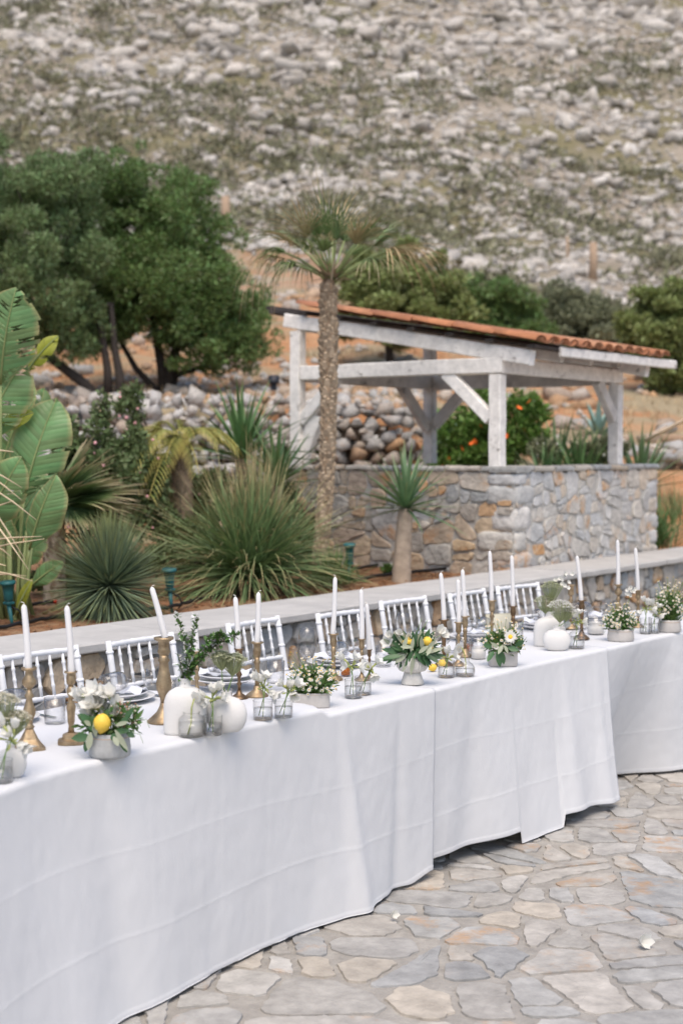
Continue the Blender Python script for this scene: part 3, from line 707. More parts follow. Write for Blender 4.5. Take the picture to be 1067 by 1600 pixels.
# ------------------------------------------------------------------ trees
def tree(name, base, label, trunks, lumps, leaves, size, leafm, cat='tree', group=None, barkm='bark', shell=.45, aspect=.42):
    """trunks: list of polylines with radii (local metres); lumps: crown lobes (centre, radii)"""
    t = thing(name, base, label, cat, group)
    b = MB()
    for pts, r0, r1 in trunks:
        m = len(pts); b.tube([Vector(p) + rv(.012) for p in pts], [r0 + (r1 - r0) * i / (m - 1) for i in range(m)], 8)
    ends = [Vector(p[-1]) for p, _, _ in trunks]
    b.build('trunk', barkm, t)
    lb = MB()
    for c, r in lumps:
        c = Vector(c); e = min(ends, key=lambda q: (q - c).length); mid = e.lerp(c, .5) + rv(.06); lb.tube([e, mid, c + rv(.05)], [.028, .02, .008], 5)
        for _ in range(4): lb.tube([mid, c + Vector([random.uniform(-.8, .8) * k for k in r])], [.012, .004], 4)
    lb.build('limbs', barkm, t)
    # clumps inside every lobe so that light and dark masses and gaps show
    cs, rs = [], []
    for c, r in lumps:
        for _ in range(34):
            d = Vector((random.gauss(0, 1), random.gauss(0, 1), random.gauss(0, 1)))* .62
            d = d if d.length < 1.25 else d.normalized() * 1.25
            cs.append([c[i] + d[i] * r[i] for i in range(3)]); k = random.uniform(.12, .34); rs.append([r[i] * k * random.uniform(.7, 1.4) for i in range(3)])
    v, f = leaf_cloud(cs, rs, leaves, size, .3, shell, aspect)
    put('crown', np_mesh('crown', v, f, leafm), t, kind='stuff'); return t
D = 18.5; k = D / F_PX
def lump(px, py, rx, ry, base, D, dy=0., rdepth=None):
    p = at(px, py, D + dy); s = D / F_PX; return (p - Vector(base), (rx * s, (rdepth or rx) * s, ry * s))
bs = at(262, 612, D); bs.z = hz(bs.x, bs.y) - .03
tree('carob_tree', bs, 'dense dark green carob tree with several dark stems behind the dry stone wall', [
    ([(0, 0, 0), (.02, 0, .35), (.16, .05, .75), (.3, .1, 1.3)], .085, .04), ([(-.03, 0, 0), (-.1, .02, .4), (-.16, 0, .9), (-.3, .05, 1.5)], .075, .035),
    ([(-.06, 0, 0), (-.4, -.05, .35), (-.62, -.1, .72)], .05, .03), ([(.05, .05, 0), (.12, .1, .5), (0, .15, 1.4)], .06, .03), ([(.06, 0, .25), (.5, 0, .42), (.85, .05, .62)], .04, .025)],
    [lump(225, 300, 75, 55, bs, D), lump(285, 340, 60, 65, bs, D, .3), lump(180, 400, 65, 80, bs, D, -.1), lump(260, 430, 90, 80, bs, D, -.3), lump(330, 460, 75, 65, bs, D, .1), lump(365, 500, 48, 45, bs, D, -.1), lump(220, 495, 80, 42, bs, D, .2), lump(300, 525, 75, 38, bs, D, -.2), lump(355, 545, 40, 28, bs, D, 0), lump(150, 480, 50, 60, bs, D, .4), lump(190, 330, 50, 50, bs, D, .3), lump(250, 370, 60, 50, bs, D, 0), lump(240, 470, 70, 50, bs, D, -.2), lump(320, 400, 50, 50, bs, D, .1), lump(290, 480, 70, 50, bs, D, .2), lump(382, 525, 42, 34, bs, D, 0), lump(340, 562, 55, 26, bs, D, -.2), lump(150, 300, 45, 40, bs, D, .2), lump(180, 450, 60, 60, bs, D, -.2), lump(395, 490, 26, 22, bs, D, .1)],
    115000, .054, 'leaf_carob')
D = 17.4
bs = at(165, 612, D); bs.z = hz(bs.x, bs.y) - .03
tree('olive_tree', bs, 'large olive tree with silvery green leaves and leaning dark stems at the left edge', [
    ([(-.05, 0, 0), (-.3, 0, .25), (-.7, .05, .55), (-1.0, .1, 1.0)], .075, .045), ([(.05, 0, 0), (.02, 0, .4), (-.05, .03, .9), (-.3, .1, 1.5)], .06, .03), ([(.18, 0, 0), (.2, 0, .3), (.08, .05, .65), (.05, .1, 1.2)], .07, .03)],
    [lump(30, 290, 85, 60, bs, D), lump(110, 300, 60, 50, bs, D, .2), lump(-30, 360, 80, 80, bs, D), lump(60, 370, 85, 70, bs, D, -.3), lump(125, 390, 55, 75, bs, D, .1), lump(20, 450, 90, 70, bs, D, -.2), lump(110, 470, 60, 55, bs, D, -.1), lump(60, 520, 70, 40, bs, D, .1), lump(120, 520, 40, 35, bs, D, 0), lump(-40, 500, 70, 60, bs, D)],
    90000, .058, 'leaf_olive', aspect=.3)
def small_tree(name, px, py, D, label, lumps, n, m, size=.075, group=None, trunkpx=None):
    b0 = at(px, py, D); b0.z = hz(b0.x, b0.y) - .05; ls = [lump(*q, b0, D) for q in lumps]; top = ls[0][0]
    tr = [([(0, 0, 0), tuple(top * .35 + rv(.05)), tuple(top * .8)], .07, .03), ([tuple(top * .3), tuple(top * .55 + Vector((.25, 0, 0))), tuple(top * .85 + Vector((.45, 0, 0)))], .04, .02)]
    return tree(name, b0, label, tr, ls, n, size, m, 'tree', group)
small_tree('almond_tree', 612, 650, 21., 'loose pale green tree rising behind the high end of the tiled roof', [(600, 430, 55, 45), (640, 460, 60, 50), (680, 455, 45, 45), (570, 470, 40, 45), (620, 500, 75, 35), (700, 480, 40, 40)], 60000, 'leaf_light')
small_tree('almond_tree', 770, 620, 26., 'rounded darker green tree behind the middle of the tiled roof', [(760, 480, 50, 38), (800, 490, 45, 40), (730, 480, 35, 40), (780, 520, 70, 30)], 42000, 'leaf_carob')
small_tree('tamarisk_tree', 890, 620, 28., 'feathery grey green tree behind the tiled roof', [(900, 495, 45, 38), (860, 490, 40, 40), (945, 510, 35, 35), (900, 530, 80, 28)], 50000, 'leaf_greygreen', .07)
small_tree('carob_tree', 1062, 640, 22., 'leafy mid green tree at the right edge beyond the low eave', [(1045, 490, 55, 35), (1030, 540, 45, 50), (1085, 540, 55, 60), (1070, 480, 50, 30), (1060, 585, 40, 25)], 55000, 'leaf_light')
b0 = at(112, 250, 46); b0.z = hz(b0.x, b0.y)
tree('juniper_bush', b0, 'small dark juniper on the slope above the olive tree', [([(0, 0, 0), (0, 0, .5)], .08, .05)], [((0, 0, .5), (.8, .6, .5)), ((.5, 0, .7), (.4, .4, .4)), ((-.5, 0, .4), (.5, .5, .4))], 5000, .2, 'leaf_carob', 'bush')
for px, py, D, hpx, lab in ((352, 292, 44, 52, 'weathered wooden fence post on the slope above the carob tree'), (925, 478, 46, 52, 'weathered wooden fence post on the slope above the tiled roof'), (885, 455, 50, 38, 'thin wooden fence post on the rocky slope left of the thicker post')):
    p = at(px, py, D); p.z = hz(p.x, p.y) - .1; h = hpx * D / F_PX + .2; b = MB(); b.tube([(0, 0, 0), (.02, 0, h * .5), (.01, .02, h)], [.15, .14, .13] if hpx > 40 else [.06, .06, .05], 8); o = b.build('fence_post', 'post_wood', loc=p); tag(o, lab, 'post')
# ================================================================== garden plants
def blade_mesh(ln, wd, droop, m, seg=5, fold=.3, power=2., base=.6):
    b = MB(); b.blade((0, 0, 0), (0, 1, .0001), ln, wd, 0, seg, fold=fold, base=base)
    b.v = [(x, y, z - droop * ln * (y / ln) ** power) for x, y, z in b.v]; return b.mesh('leaf', m)
def aim(d, roll=0.):
    """rotation taking +Y to direction d, upper side up"""
    d = Vector(d).normalized(); x = d.cross(Vector((0, 0, 1)))
    if x.length < .02: x = Vector((1, 0, 0))
    x.normalize(); z = x.cross(d); return Matrix((x, d, z)).transposed().to_4x4() @ Matrix.Rotation(roll, 4, 'Y')
def rosette(name, base, label, cat, n, ln, wd, m, el=(-10, 88), droop=(.02, .25), trunk=None, trunk_m='pale_trunk', height=0., group=None, bias=1., front=None, jl=.2, lean=(0, 0), partname='leaf'):
    """sword-leaved plant: every leaf a part sharing a few meshes"""
    t = thing(name, base, label, cat, group)
    if trunk:
        b = MB(); hh = height; m_ = 14; b.tube([(lean[0] * (i / m_) ** 1.5, lean[1] * (i / m_), -.05 + (hh + .05) * i / m_) for i in range(m_ + 1)], [(trunk[0] + (trunk[1] - trunk[0]) * i / m_) * (1 + .05 * (i % 2)) for i in range(m_ + 1)], 14); b.build('trunk', trunk_m, t)
    ms = [blade_mesh(ln * f, wd * random.uniform(.85, 1.15), random.uniform(*droop), m) for f in (1, .92, 1.05, .85, .97, 1.1)]
    for i in range(n):
        e = RD(el[0] + (el[1] - el[0]) * ((i + .5) / n) ** bias); a = i * 2.39996 + random.uniform(-.2, .2)
        d = Vector((math.cos(a) * math.cos(e), math.sin(a) * math.cos(e), math.sin(e))); o = put(partname, random.choice(ms), t); s = 1 + random.uniform(-jl, jl) * .6
        o.matrix_local = Matrix.Translation(Vector((lean[0], lean[1], height)) + d * .015) @ aim(d, random.uniform(-.35, .35)) @ Matrix.Scale(s, 4)
    return t
def tuft(name, base, label, cat, n, ln, wd, m, el=(0, 90), droop=(.05, .4), seg=5, spread=.05, part='blades', trunk=None, h0=0., group=None, bias=1.):
    """hundreds of thin blades: one uncountable part"""
    t = thing(name, base, label, cat, group); b = MB()
    for i in range(n):
        e = RD(el[0] + (el[1] - el[0]) * random.random() ** bias); a = random.uniform(0, 6.2832); d = Vector((math.cos(a) * math.cos(e), math.sin(a) * math.cos(e), math.sin(e)))
        b.blade(Vector((random.gauss(0, spread), random.gauss(0, spread), h0)) + d * .03, d, ln * random.uniform(.7, 1.12), wd * random.uniform(.7, 1.2), random.uniform(*droop) * math.cos(e) ** .5, seg, side=random.uniform(-.5, .5), fold=.35)
    b.build(part, m, t, kind='stuff')
    if trunk: c = MB(); c.tube([(0, 0, -.05), (0, 0, h0)], trunk, 12); c.build('trunk', 'pale_trunk', t)
    return t

# fan palm in front of the pergola
pb = at(497, 902, 10.4); pb.z = BED - .03
palm = thing('fan_palm', pb, 'slender fan palm with scaly brown trunk and ragged crown before the pergola', 'palm tree')
topl = at(519, 437, 10.4) - pb
def tr(k): return Vector((topl.x * k ** 1.1 + .03 * math.sin(k * 4.2), 0, topl.z * k))
trr = lambda k: .052 - .007 * k + .012 * math.exp(-((k - .78) / .18) ** 2)
b = MB(); b.tube([tr(i / 24) for i in range(25)], [trr(i / 24) for i in range(25)], 16); trunk = b.build('trunk', 'palm_bark', palm)
b = MB(); rows_ = 58                                  # old leaf bases
for i in range(rows_):
    k = .02 + .96 * i / rows_; c = tr(k); r = trr(k)
    for j in range(11):
        g = 2 * math.pi * (j + .5 * (i % 2)) / 11 + random.uniform(-.28, .28); o_ = Vector((math.cos(g), math.sin(g), 0)); s_ = Vector((-math.sin(g), math.cos(g), 0)); q = random.uniform(.55, 1.6); out = (.007 + .014 * k) * random.uniform(.6, 1.5)
        p0 = c + o_ * (r * .97) + Vector((0, 0, -.012 + random.uniform(-.012, .012))); hw = .021 * q
        b.add([p0 - s_ * hw, p0 + s_ * hw, p0 + o_ * out + s_ * hw * .55 + Vector((0, 0, .034 * q)), p0 + o_ * out - s_ * hw * .55 + Vector((0, 0, .034 * q)), p0 + o_ * (out * .2) + Vector((0, 0, .05 * q))], [[0, 1, 2, 3], [3, 2, 4], [1, 4, 2], [0, 3, 4]])
b.build('bark_scales', 'palm_scale', trunk, False, kind='stuff')
def fan_frond(parent, p, d, pet, rad, m, nb=24, sweep=2.5, droop=.35, thread=True, bw=.03):
    d = Vector(d).normalized(); st = MB(); pts = [Vector(p) + d * pet * k - Vector((0, 0, pet * .22 * k * k)) for k in (0, .35, .7, 1)]
    st.tube(pts, [.012, .010, .008, .006], 6); e = (pts[-1] - pts[-2]).normalized(); x = e.cross(Vector((0, 0, 1)))
    if x.length < .1: x = Vector((1, 0, 0))
    x.normalize(); x = (x + rv(.2)).normalized(); b = MB()
    for i in range(nb):
        g = -sweep / 2 + sweep * i / (nb - 1); dd = (e * math.cos(g) + x * math.sin(g)).normalized(); L_ = rad * (.72 + .28 * math.cos(g * .7)) * random.uniform(.85, 1.1)
        b.blade(pts[-1], dd, L_, bw, droop * random.uniform(.6, 1.5), 6, fold=.5, side=random.uniform(-.25, .25), power=2.6, base=.25)
    fr = b.build('frond', m, parent); st.build('leaf_stalk', 'banana_rib', fr); return fr
for px, py, L_, mm, dr in ((405, 325, 1., 'fan_leaf', .8), (430, 300, 1., 'fan_leaf', .45), (455, 290, .95, 'fan_leaf_dry', .3), (480, 305, .9, 'fan_leaf', .2), (505, 290, .95, 'fan_leaf', .1), (528, 300, .8, 'fan_leaf', .1), (548, 300, .9, 'fan_leaf', .15), (590, 300, .95, 'fan_leaf', .25), (620, 308, 1., 'fan_leaf', .3), (645, 318, .95, 'fan_leaf', .5), (610, 350, .9, 'fan_leaf', .7), (430, 365, .85, 'fan_leaf', .9), (470, 340, .8, 'fan_leaf', .4), (560, 345, .8, 'fan_leaf', .4), (410, 345, .9, 'fan_leaf_dry', 1.), (660, 325, .95, 'fan_leaf_dry', .6), (500, 330, .7, 'fan_leaf', .2), (455, 375, .8, 'fan_leaf', .7), (445, 320, .9, 'fan_leaf_dry', .3), (575, 305, .9, 'fan_leaf_dry', .3), (520, 298, .8, 'fan_leaf_dry', .15), (650, 318, 1., 'fan_leaf_dry', .5)):
    e = at(px, py, 10.4 + random.uniform(-.35, .35)) - pb - topl; fan_frond(palm, topl + Vector((0, 0, -.03)), e, e.length * .64, e.length * random.uniform(.5, .8), mm, 21, 2.2, dr * .85, bw=.013)
b = MB()
for _ in range(60): b.blade(topl + rv(.02), (random.gauss(0, .6), random.gauss(0, .6), random.uniform(.1, 1)), random.uniform(.12, .3), .02, .2, 3)
b.build('crown_fibre', 'palm_scale', palm, kind='stuff')

# short-trunked yucca in front of the stone plinth
p = on(627, 903, BED); p.z = BED - .02
rosette('trunked_yucca', p, 'yucca with thick tan trunk and spiky green head before the stone plinth', 'yucca', 68, .44, .032, 'dracaena_leaf', (-14, 86), (.0, .3), (.072, .052), 'pale_trunk', .53, lean=(.03, 0))
# great grass clump
p = on(392, 925, BED); p.z = BED - .02
tuft('grass_tree', p, 'large arching grass clump with straw tips in the middle of the bed', 'grass clump', 1500, .92, .0115, 'grass_blade', (-8, 88), (.1, .5), 6, .06, h0=.12, bias=.9)
# blue round yucca
p = on(158, 972, BED); p.y += .30; p.z = BED - .02
tuft('blue_yucca', p, 'round blue green yucca of stiff needle leaves right behind the coping', 'yucca', 1700, .40, .009, 'blue_blade', (-62, 88), (0, .05), 4, .012, part='needles', trunk=.05, h0=.19, bias=.9)
# small dark tuft beside the palm
p = on(515, 912, BED); p.z = BED - .02
tuft('dark_grass_tuft', p, 'dark green grassy tuft at the foot of the fan palm', 'grass clump', 260, .30, .011, 'tuft_blade', (20, 88), (.1, .4), 4, .05)
# sword yuccas behind
p = at(378, 800, 11.6); p.z = BED
rosette('sword_yucca', p, 'dark green sword leaved yucca in front of the dry stone wall', 'yucca', 60, .62, .042, 'yucca_leaf', (2, 86), (.0, .22), (.06, .05), 'palm_bark', at(378, 718, 11.6).z - BED)
p = at(433, 830, 11.0); p.z = BED
rosette('sword_yucca', p, 'smaller dark green yucca beside the left pergola post', 'yucca', 46, .5, .036, 'yucca_leaf', (5, 86), (.0, .22), (.05, .045), 'palm_bark', at(433, 760, 11.0).z - BED)
# little date palm with yellowing fronds
p = at(285, 820, 10.9); p.z = BED; dh = at(283, 690, 10.9).z - BED
dp = thing('date_palm', p, 'small date palm with yellowish drooping feather fronds', 'palm tree')
b = MB(); b.tube([(0, 0, -.05), (.01, 0, dh * .5), (0, 0, dh)], [.06, .075, .07], 12); dtr = b.build('trunk', 'palm_bark', dp); b = MB()
for _ in range(260): a_ = random.uniform(0, 6.28); z_ = random.uniform(.1, dh); b.blade((math.cos(a_) * .068, math.sin(a_) * .068, z_), (math.cos(a_) * .5, math.sin(a_) * .5, 1), random.uniform(.06, .13), .03, .1, 2)
b.build('trunk_fibre', 'palm_scale', dtr, kind='stuff')
for ex, ey, ez, L_ in ((-1, -.3, .75, .62), (-.75, -.6, .5, .60), (-.5, -.7, .9, .55), (.3, -.6, 1., .5), (.9, -.2, .8, .6), (-.2, .4, 1.2, .6), (.6, .5, .9, .6), (-.9, .3, .9, .6), (-.55, -.8, .15, .55), (-.15, -.9, .5, .5), (1, .2, 1.1, .62), (.75, -.5, 1.0, .55), (-1, -.5, .4, .66), (-.85, -.2, .2, .6), (-.3, -1, .1, .62), (-.65, -.9, .45, .66), (.4, -1, .35, .5), (-.6, .2, 1.3, .6), (-1, .0, 1.1, .66)):
    d = Vector((ex, ey, ez)).normalized(); b = MB(); pts = [Vector((0, 0, dh - .02)) + d * L_ * k - Vector((0, 0, 1)) * L_ * .75 * k ** 2.2 for k in np.linspace(0, 1, 12)]
    b.tube(pts, [.008 - .006 * i / 11 for i in range(12)], 5)
    for i in range(2, 12):
        tn = (pts[i] - pts[i - 1]).normalized(); x = tn.cross(Vector((0, 0, 1))).normalized()
        for j in (0, .5):
            c = pts[i - 1].lerp(pts[i], j)
            for sg_ in (-1, 1): b.blade(c, tn * .7 + x * sg_ * .8 + Vector((0, 0, .1)), .2 * (1 - .5 * i / 12), .011, .45, 3)
    b.build('frond', 'date_leaf', dp)
# fan palm at the left behind the banana
p = at(86, 930, 8.9); p.z = BED - .02; h_ = at(86, 790, 8.9).z - BED
fp = thing('young_fan_palm', p, 'stiff young fan palm with pale ringed trunk behind the banana plant', 'palm tree')
b = MB(); b.tube([(.0, 0, -.03 + h_ * i / 12) for i in range(13)], [.066 * (1 + .07 * (i % 2)) for i in range(13)], 14); ftr = b.build('trunk', 'pale_trunk', fp); b = MB()
for _ in range(300): a_ = random.uniform(0, 6.28); z_ = random.uniform(.0, h_); b.blade((math.cos(a_) * .064, math.sin(a_) * .064, z_), (math.cos(a_) * .35, math.sin(a_) * .35, 1), random.uniform(.03, .07), .03, .05, 2)
b.build('old_leaf_bases', 'palm_scale', ftr, False, kind='stuff')
for (ex, ey, ez), L_, m_ in (((.9, -.2, .35), .42, 'fan_leaf'), ((.7, -.3, .8), .45, 'fan_leaf'), ((.3, 0, 1.), .48, 'fan_leaf'), ((.95, .1, -.05), .4, 'fan_leaf_dry'), ((.8, -.4, .1), .36, 'fan_leaf'), ((-.4, .2, .9), .45, 'fan_leaf'), ((.5, .5, .7), .45, 'fan_leaf'), ((-.8, .1, .5), .4, 'fan_leaf'), ((.85, -.1, .6), .55, 'fan_leaf'), ((.95, 0, .2), .52, 'fan_leaf'), ((.5, -.2, 1.), .5, 'fan_leaf'), ((.9, .3, .45), .5, 'fan_leaf')):
    fan_frond(fp, (0, 0, h_), (ex, ey, ez), .10, L_, m_, 20, 1.7, .12, bw=.034)
# straw blades reaching in from the left
p = at(-45, 930, 7.7); p.z = BED - .02
dry = thing('dry_blades', p, 'bare straw coloured blades reaching into view at the left edge', 'dry grass')
for sx, sy, ex, ey in ((-30, 860, 70, 842), (-30, 846, 66, 838), (-20, 800, 45, 890), (-20, 780, 40, 875), (-15, 760, 57, 812), (-20, 740, 35, 782), (-25, 730, 35, 762), (-15, 898, 42, 900), (-20, 890, 52, 908), (-20, 800, 22, 782), (-10, 850, 20, 872), (-20, 705, 22, 706), (-20, 880, 10, 884)):
    yy = 7.5 + random.uniform(-.15, .15); a, e = at(sx, sy, yy), at(ex, ey, yy - random.uniform(0, .2)); root = Vector((p.x, p.y, BED + random.uniform(.35, .5)))
    b = MB(); a2 = a - p; r2 = root - p; b.tube([r2, r2.lerp(a2, .6) + Vector((0, 0, .06)), a2, a2.lerp(e - p, .5) + Vector((0, 0, .006)), e - p], [.006, .0055, .005, .0045, .0015], 5); b.build('blade', 'straw_blade', dry)
b = MB()
for _ in range(160):
    a = random.uniform(0, 6.28); e = random.uniform(.2, 1.5); b.blade((0, 0, .4), (math.cos(a) * math.cos(e), math.sin(a) * math.cos(e), math.sin(e)), random.uniform(.2, .34), .010, .3, 4)
b.tube([(0, 0, 0), (0, 0, .42)], .04, 8); b.build('tussock', 'fan_leaf_dry', dry, kind='stuff')

# banana plant at the left
p0 = on(20, 962, BED); p0.z = BED - .02
ban = thing('banana_plant', p0, 'broad leaved banana plant with torn green leaves at the left edge', 'banana plant')
def banana_leaf(base, tip, hwpx, m='banana_leaf', torn=.5, face=(0, -1, .25), sag=.10, nstrip=20, ratio=(1, 1), stalk=True, foot=(0, 0, 0)):
    a, e = Vector(base) - p0, Vector(tip) - p0; ln = (e - a).length; d = (e - a) / ln; fc = Vector(face).normalized(); x = d.cross(fc).normalized(); nn = x.cross(d).normalized(); hw = hwpx * mpp(Vector(base))
    arch = lambda k: a + d * ln * k + nn * (ln * .10 * math.sin(math.pi * k * .9)) - nn * ln * sag * k * k
    prof = lambda k: hw * min(1, (k / .22) ** .7) * (1 - max(0, (k - .42) / .58) ** 1.9)
    ph = random.uniform(0, 6); b = MB()
    for sg_, rt in ((-1, ratio[0]), (1, ratio[1])):
        dr = 0.
        for i in range(nstrip):
            k0, k1 = i / nstrip, (i + 1) / nstrip; tear = random.random() < torn * .2; rag = random.uniform(.82, 1.0) if tear else 1.; gap = random.uniform(1.2, 3.4) / nstrip * min(1, torn) if tear else 0; dr = (random.uniform(-.1, .25) * min(1, torn) if tear else dr + random.uniform(-.012, .012));  vs = []; t_ = []; m_ = 5
            for q in range(m_ + 1):
                u = q / m_
                for kk, s_ in ((k0, 1), ((k0 + k1) / 2, 0), (k1, -1)):
                    kq = kk + s_ * gap * u * .5; w_ = prof(min(1, max(0, kq))) * rt * (1 + (rag - 1) * u)
                    vs.append(arch(kk) + d * (ln * .16 * u * w_ / hw) + d * (ln * s_ * gap * u * .5) + x * sg_ * w_ * u + nn * (.22 * w_ * u - .30 * w_ * u * u + .05 * hw * u * u * math.sin(kk * 17 + sg_ + ph) - dr * w_ * u * u + .0025 * (1 - abs(s_)) * (1 if u > .05 else 0)) ); t_.append(u)
            fs = [[q * 3 + c, q * 3 + c + 1, (q + 1) * 3 + c + 1, (q + 1) * 3 + c] for q in range(m_) for c in (0, 1)]
            b.add(vs, fs, t_)
    lf = b.build('leaf', m, ban); r_ = MB(); r_.tube([arch(k) + nn * .004 for k in np.linspace(0, 1, 9)], [.008 - .006 * k for k in np.linspace(0, 1, 9)], 6); r_.build('midrib', 'banana_rib', lf)
    if stalk:
        f0 = Vector(foot); s_ = MB(); mid = f0.lerp(a, .55) + Vector((0, 0, .02)) - d * .02; s_.tube([f0, f0.lerp(mid, .5), mid, a.lerp(mid, .35), a], [.013, .011, .009, .008, .007], 8); s_.build('stalk', 'banana_rib', lf)
Y0 = 8.05
banana_leaf(at(2, 600, Y0 - .1), at(28, 448, Y0 - .25), 50, torn=1.4, foot=(-.06, 0, 0), sag=.0)
banana_leaf(at(38, 778, Y0), at(90, 622, Y0 + .05), 47, torn=.8, foot=(.02, .02, 0), sag=.02)
banana_leaf(at(47, 858, Y0 - .12), at(88, 742, Y0 - .2), 30, torn=.25, ratio=(.6, 1.25), foot=(.05, -.02, 0), sag=.05)
banana_leaf(at(44, 580, Y0 + .05), at(90, 524, Y0), 15, 'banana_leaf_yellow', 1., foot=(.03, .05, 0))
banana_leaf(at(-2, 668, Y0), at(52, 644, Y0 - .05), 14, 'banana_leaf_yellow', 1., foot=(.0, .05, 0))
banana_leaf(at(-30, 830, Y0 - .1), at(32, 716, Y0 - .25), 38, torn=.4, foot=(-.05, -.02, 0), face=(.2, -1, .1))
banana_leaf(at(-25, 690, Y0), at(36, 560, Y0 - .1), 44, torn=1.5, foot=(-.08, .02, 0))
banana_leaf(at(50, 915, Y0 - .05), at(98, 878, Y0 - .1), 16, torn=.1, foot=(.08, 0, 0))
banana_leaf(at(10, 850, Y0 + .25), at(60, 760, Y0 + .3), 34, torn=.2, foot=(0, .1, 0))
banana_leaf(at(-20, 900, Y0 + .15), at(8, 800, Y0 + .1), 34, torn=.2, foot=(-.1, .05, 0))
banana_leaf(at(26, 960, Y0 - .1), at(50, 905, Y0 - .15), 8, 'banana_leaf_yellow', .2, foot=(.03, -.05, 0))
for bx, by, tx, ty, hw_, dy, tn, fc in ((-10, 770, 30, 640, 40, .3, .9, (.3, -1, .2)), (20, 700, 48, 590, 30, .35, 1.2, (-.5, -1, .3)), (-30, 640, 6, 500, 40, .25, 1.2, (.5, -1, .1)), (30, 890, 72, 835, 24, .2, .4, (-.4, -1, .5)), (0, 910, 34, 850, 24, .3, .3, (.5, -1, .4)), (15, 850, -12, 760, 34, .2, .6, (-.6, -1, .2)), (45, 690, 70, 606, 24, .4, 1.3, (.7, -1, .1))):
    banana_leaf(at(bx, by, Y0 + dy), at(tx, ty, Y0 + dy + .05), hw_, torn=tn, foot=(random.uniform(-.1, .1), dy * .5, 0), face=fc, sag=random.uniform(0, .2))
b = MB()
for i in range(9): x = random.uniform(-.09, .1); b.tube([(x, random.uniform(-.06, .1), -.02), (x * 1.1, 0, .22), (x * 1.5, .02, .5)], [.013, .011, .008], 8)
b.build('stems', 'banana_rib', ban, kind='stuff')

# flowering shrubs filling the back of the bed
def shrub(name, px, py, D, label, lumps, n, m, size=.05, blossoms=None, z=None, cat='shrub'):
    b0 = at(px, py, D); b0.z = BED - .03 if z is None else z; t = thing(name, b0, label, cat); cs, rs = [], []
    ls = [lump(*q, b0, D) for q in lumps]
    for c, r in ls:
        for _ in range(16):
            d = Vector((random.gauss(0, 1), random.gauss(0, 1), random.gauss(0, 1))).normalized() * random.uniform(.3, 1.); cs.append([c[i] + d[i] * r[i] for i in range(3)]); k_ = random.uniform(.2, .4); rs.append([r[i] * k_ for i in range(3)])
    v, f = leaf_cloud(cs, rs, n, size, .3, .4, .45); put('foliage', np_mesh('foliage', v, f, m), t, kind='stuff')
    s_ = MB()
    for c in cs[::3]: s_.tube([(random.gauss(0, .05), random.gauss(0, .05), 0), Vector(c) * .5 + rv(.05), c], [.012, .008, .003], 4)
    s_.build('twigs', 'bark', t, kind='stuff')
    if blossoms:
        bm_, nb, r_, mode = blossoms
        if mode == 'part':
            q = MB()
            for i in range(9): a = i * .7; q.leaf((0, 0, 0), (math.cos(a), math.sin(a), .5), r_ * 1.3, r_ * .8, seg=2)
            me = q.mesh('blossom', bm_)
            for _ in range(nb): c, r = random.choice(ls); d = Vector((random.gauss(0, .5), -1, random.gauss(.3, .5))).normalized(); put('blossom', me, t, Vector(c) + Vector([d[i] * r[i] * 1.05 for i in range(3)]), (random.uniform(.6, 1.6), 0, random.uniform(0, 6)))
        else:
            q = MB()
            for _ in range(nb): c, r = random.choice(ls); d = Vector((random.gauss(0, .8), -1, random.gauss(.3, .7))).normalized(); q.ico(Vector(c) + Vector([d[i] * r[i] * 1.0 for i in range(3)]), r_ * random.uniform(.6, 1.2), .2)
            q.build('blossoms', bm_, t, kind='stuff')
    return t
shrub('lantana_shrub', 150, 900, 10.6, 'dark shrub with small pink blossoms behind the young fan palm', [(120, 700, 60, 50), (180, 735, 60, 55), (215, 715, 40, 50), (160, 650, 16, 40), (150, 790, 75, 60), (220, 800, 50, 60), (90, 780, 50, 80)], 26000, 'leaf_shrub', .042, ('blossom_pink', 24, .011, 'mass'))
shrub('lantana_shrub', 300, 900, 11.6, 'dark shrub with a few pink blossoms behind the large grass clump', [(250, 760, 55, 60), (320, 790, 60, 60), (400, 800, 50, 60), (200, 640, 22, 50)], 17000, 'leaf_shrub', .042, ('blossom_pink', 18, .014, 'mass'))
shrub('rosemary_bush', 110, 935, 9.3, 'low dark green bush between the young fan palm and the blue yucca', [(125, 890, 40, 26), (70, 900, 36, 28), (190, 880, 40, 26), (230, 870, 36, 30)], 9000, 'leaf_shrub', .034)
shrub('rosemary_bush', 300, 915, 10.6, 'low dark bush behind the left side of the large grass clump', [(255, 830, 30, 40), (300, 850, 40, 36), (350, 850, 40, 36)], 8000, 'leaf_shrub', .036)
shrub('rosemary_bush', 470, 900, 11.3, 'dark leafy bush behind the fan palm trunk', [(450, 800, 26, 46), (480, 840, 26, 36), (430, 850, 30, 36)], 6000, 'leaf_shrub', .036)
shrub('hibiscus_shrub', 740, 760, 15., 'bright green shrub dotted with orange blossoms behind the pergola posts', [(720, 680, 40, 45), (760, 650, 40, 50), (810, 640, 38, 45), (740, 715, 60, 30), (800, 700, 50, 35), (690, 715, 25, 25)], 19000, 'leaf_bright', .055, ('blossom_orange', 11, .03, 'part'), z=1.35)
shrub('low_shrub', 610, 905, 10.9, 'tiny bright green seedling beside the trunked yucca', [(606, 890, 8, 10)], 160, 'leaf_bright', .035)
shrub('silver_shrub', 890, 740, 14.6, 'silvery low shrub between the right pergola posts', [(850, 705, 30, 20), (925, 705, 30, 18), (960, 700, 25, 20)], 6500, 'leaf_greygreen', .05, ('petal_white', 14, .014, 'mass'), z=1.35)
